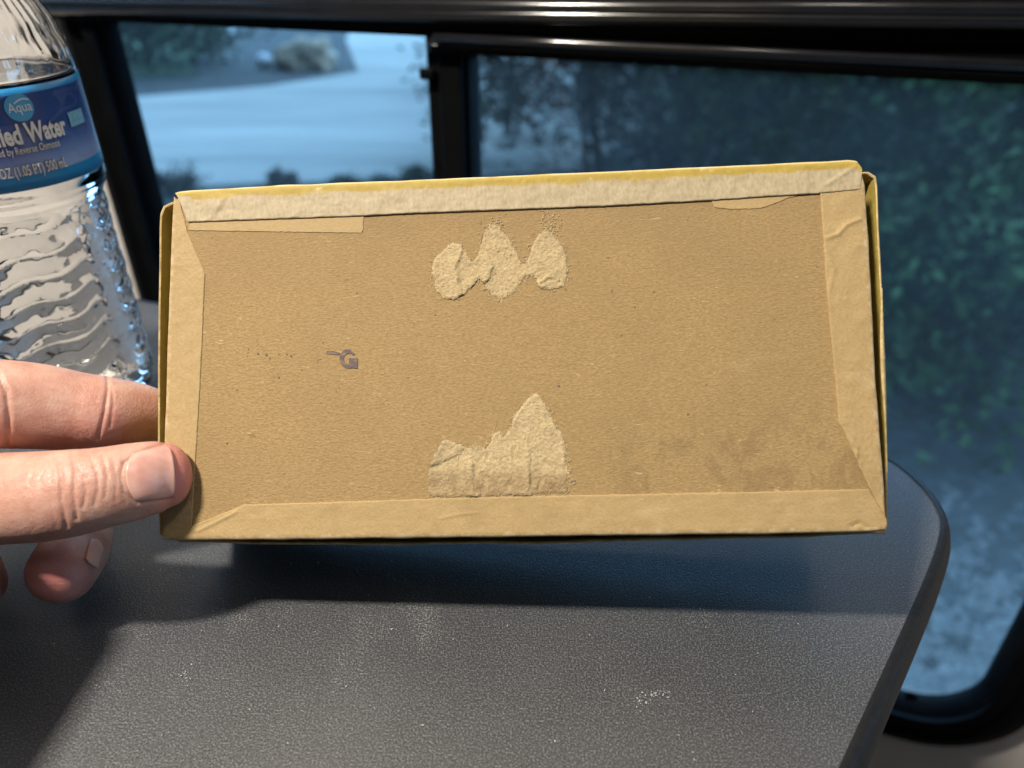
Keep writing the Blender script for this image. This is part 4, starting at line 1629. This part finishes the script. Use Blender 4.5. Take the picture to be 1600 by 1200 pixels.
plant('bush', 'low green bush right of the box near the ground', 'bush', dirat(1490, 3.7), 1.0, 0.55, 0, 1800, 0.02, 3, 0.05, G1)
plant('bush', 'low bluish green bush at the far right of the window', 'bush', dirat(1660, 3.4), 1.0, 0.6, 1, 1500, 0.02, 3, 0.05, G1)
for k, (px, ds, lab_) in enumerate(((900, 10.5, 'tall dark tree behind the twiggy bushes, left one'), (1120, 9.0, 'tall dark tree behind the slim pale tree'), (1380, 8.0, 'tall dark tree behind the right end of the box'), (1650, 7.5, 'tall dark tree at the far right behind the bright bush'))):
    plant('tree', lab_, 'tree', dirat(px, ds), 2.7, 1.9, 0, 3600, 0.10, 2, 0.04, 'tall trees at the back of the thicket', 0.09)
# plants along the near side of the drive
for px, py, h, r, lab_ in ((428, 303, 0.17, 0.17, 'dark low shrub at the near edge of the drive'), (545, 298, 0.09, 0.14, 'small green weed by the drive, left one'), (600, 297, 0.11, 0.12, 'small green weed by the drive, middle one'),
                           (655, 294, 0.16, 0.14, 'small green weed by the drive beside the mullion'), (268, 302, 0.15, 0.24, 'dark low shrub beside the left window jamb')):
    plant('shrub', lab_, 'shrub', gp(px, py), h, r, 2 if px < 500 else 0, 420, 0.012, 3, 0.05, 'low plants beside the drive', 0.03)
plant('bush', 'tall loose bush over the drive beside the mullion', 'bush', gp(742, 250), 1.3, 0.42, 0, 700, 0.02, 3, 0.15, G1, 0.05)
plant('bush', 'dull green bush at the upper left beyond the drive', 'bush', gp(240, 100), 1.0, 1.4, 0, 1500, 0.05, 4, 0.05, 'far bushes beyond the drive', 0.10)
plant('tree', 'dark tree mass at the top of the left pane', 'tree', dirat(330, 30), 3.0, 3.2, 0, 2600, 0.15, 3, 0.03, 'far bushes beyond the drive', 0.2)

# dry mound beside the drive
bm = bmesh.new()
bmesh.ops.create_icosphere(bm, subdivisions=4, radius=1.0)
pm = gp(483, 106)
for v_ in bm.verts:
    n_ = noise.fractal(v_.co * 1.7, 1.0, 2.0, 4)
    v_.co = Vector((v_.co.x * 0.44, v_.co.y * 0.36, max(v_.co.z, -0.15) * 0.36)) * (1 + 0.35 * n_)
bmesh.ops.translate(bm, vec=pm + Vector((0, 0, 0.04)), verts=bm.verts)
bt_ = NT('dry_tan_rock')
bt_.set(Base_Color=bt_.ramp(bt_.noise(5, 6, 0.7), [(0.3, (0.22, 0.13, 0.08)), (0.5, (0.50, 0.37, 0.25)), (0.7, (0.66, 0.56, 0.44))]), Roughness=0.9)
tag(bmobj('boulder', bm, bt_.m, None, True), 'tan brown boulder lying on the far side of the drive', 'boulder')
# two pale lumps added to stand in for bright spots
for px, py, r, lab_ in ((352, 58, 0.20, 'pale round lump standing in for a bright spot farther up the drive'), (414, 106, 0.13, 'pale round lump standing in for a bright spot left of the tan boulder')):
    bm = bmesh.new()
    bmesh.ops.create_icosphere(bm, subdivisions=3, radius=r)
    for v_ in bm.verts:
        v_.co = v_.co * (1 + 0.2 * noise.noise(v_.co * 6)) * (0.9 if v_.co.z < 0 else 1)
    bmesh.ops.translate(bm, vec=gp(px, py) + Vector((0, 0, r * 0.6)), verts=bm.verts)
    tag(bmobj('bright_spot', bm, plain('bright_spot_white', (0.72, 0.72, 0.72), 0.8), None, True), lab_, 'bright_spot')

# pale gravel and leaf scraps on the near ground (too many to count)
V, Fs = [], []
for k in range(5200):
    px, py = random.uniform(1330, 1720), random.triangular(690, 1190, 1060)
    if noise.noise(Vector((px / 55, py / 45, 2))) + 0.0016 * (py - 900) + random.uniform(-.25, .25) < 0.08:
        continue
    p = at_z(px, py, GROUND_Z)
    r = random.uniform(0.006, 0.022)
    o_ = len(V)
    q = random.uniform(0, 6)
    for i in range(4):
        V.append(p + Vector((r * math.cos(q + i * PI / 2) * random.uniform(.6, 1.2), r * math.sin(q + i * PI / 2) * random.uniform(.6, 1.2), 0.001)))
    V.append(p + Vector((0, 0, r * 0.6)))
    Fs += [(o_, o_ + 1, o_ + 4), (o_ + 1, o_ + 2, o_ + 4), (o_ + 2, o_ + 3, o_ + 4), (o_ + 3, o_, o_ + 4)]
tag(mesh('gravel', V, Fs, plain('pale_gravel', (0.23, 0.215, 0.20), 0.8, 0, 0.3, 40)), 'pale gravel scattered on the ground below the window', 'gravel', kind='stuff')
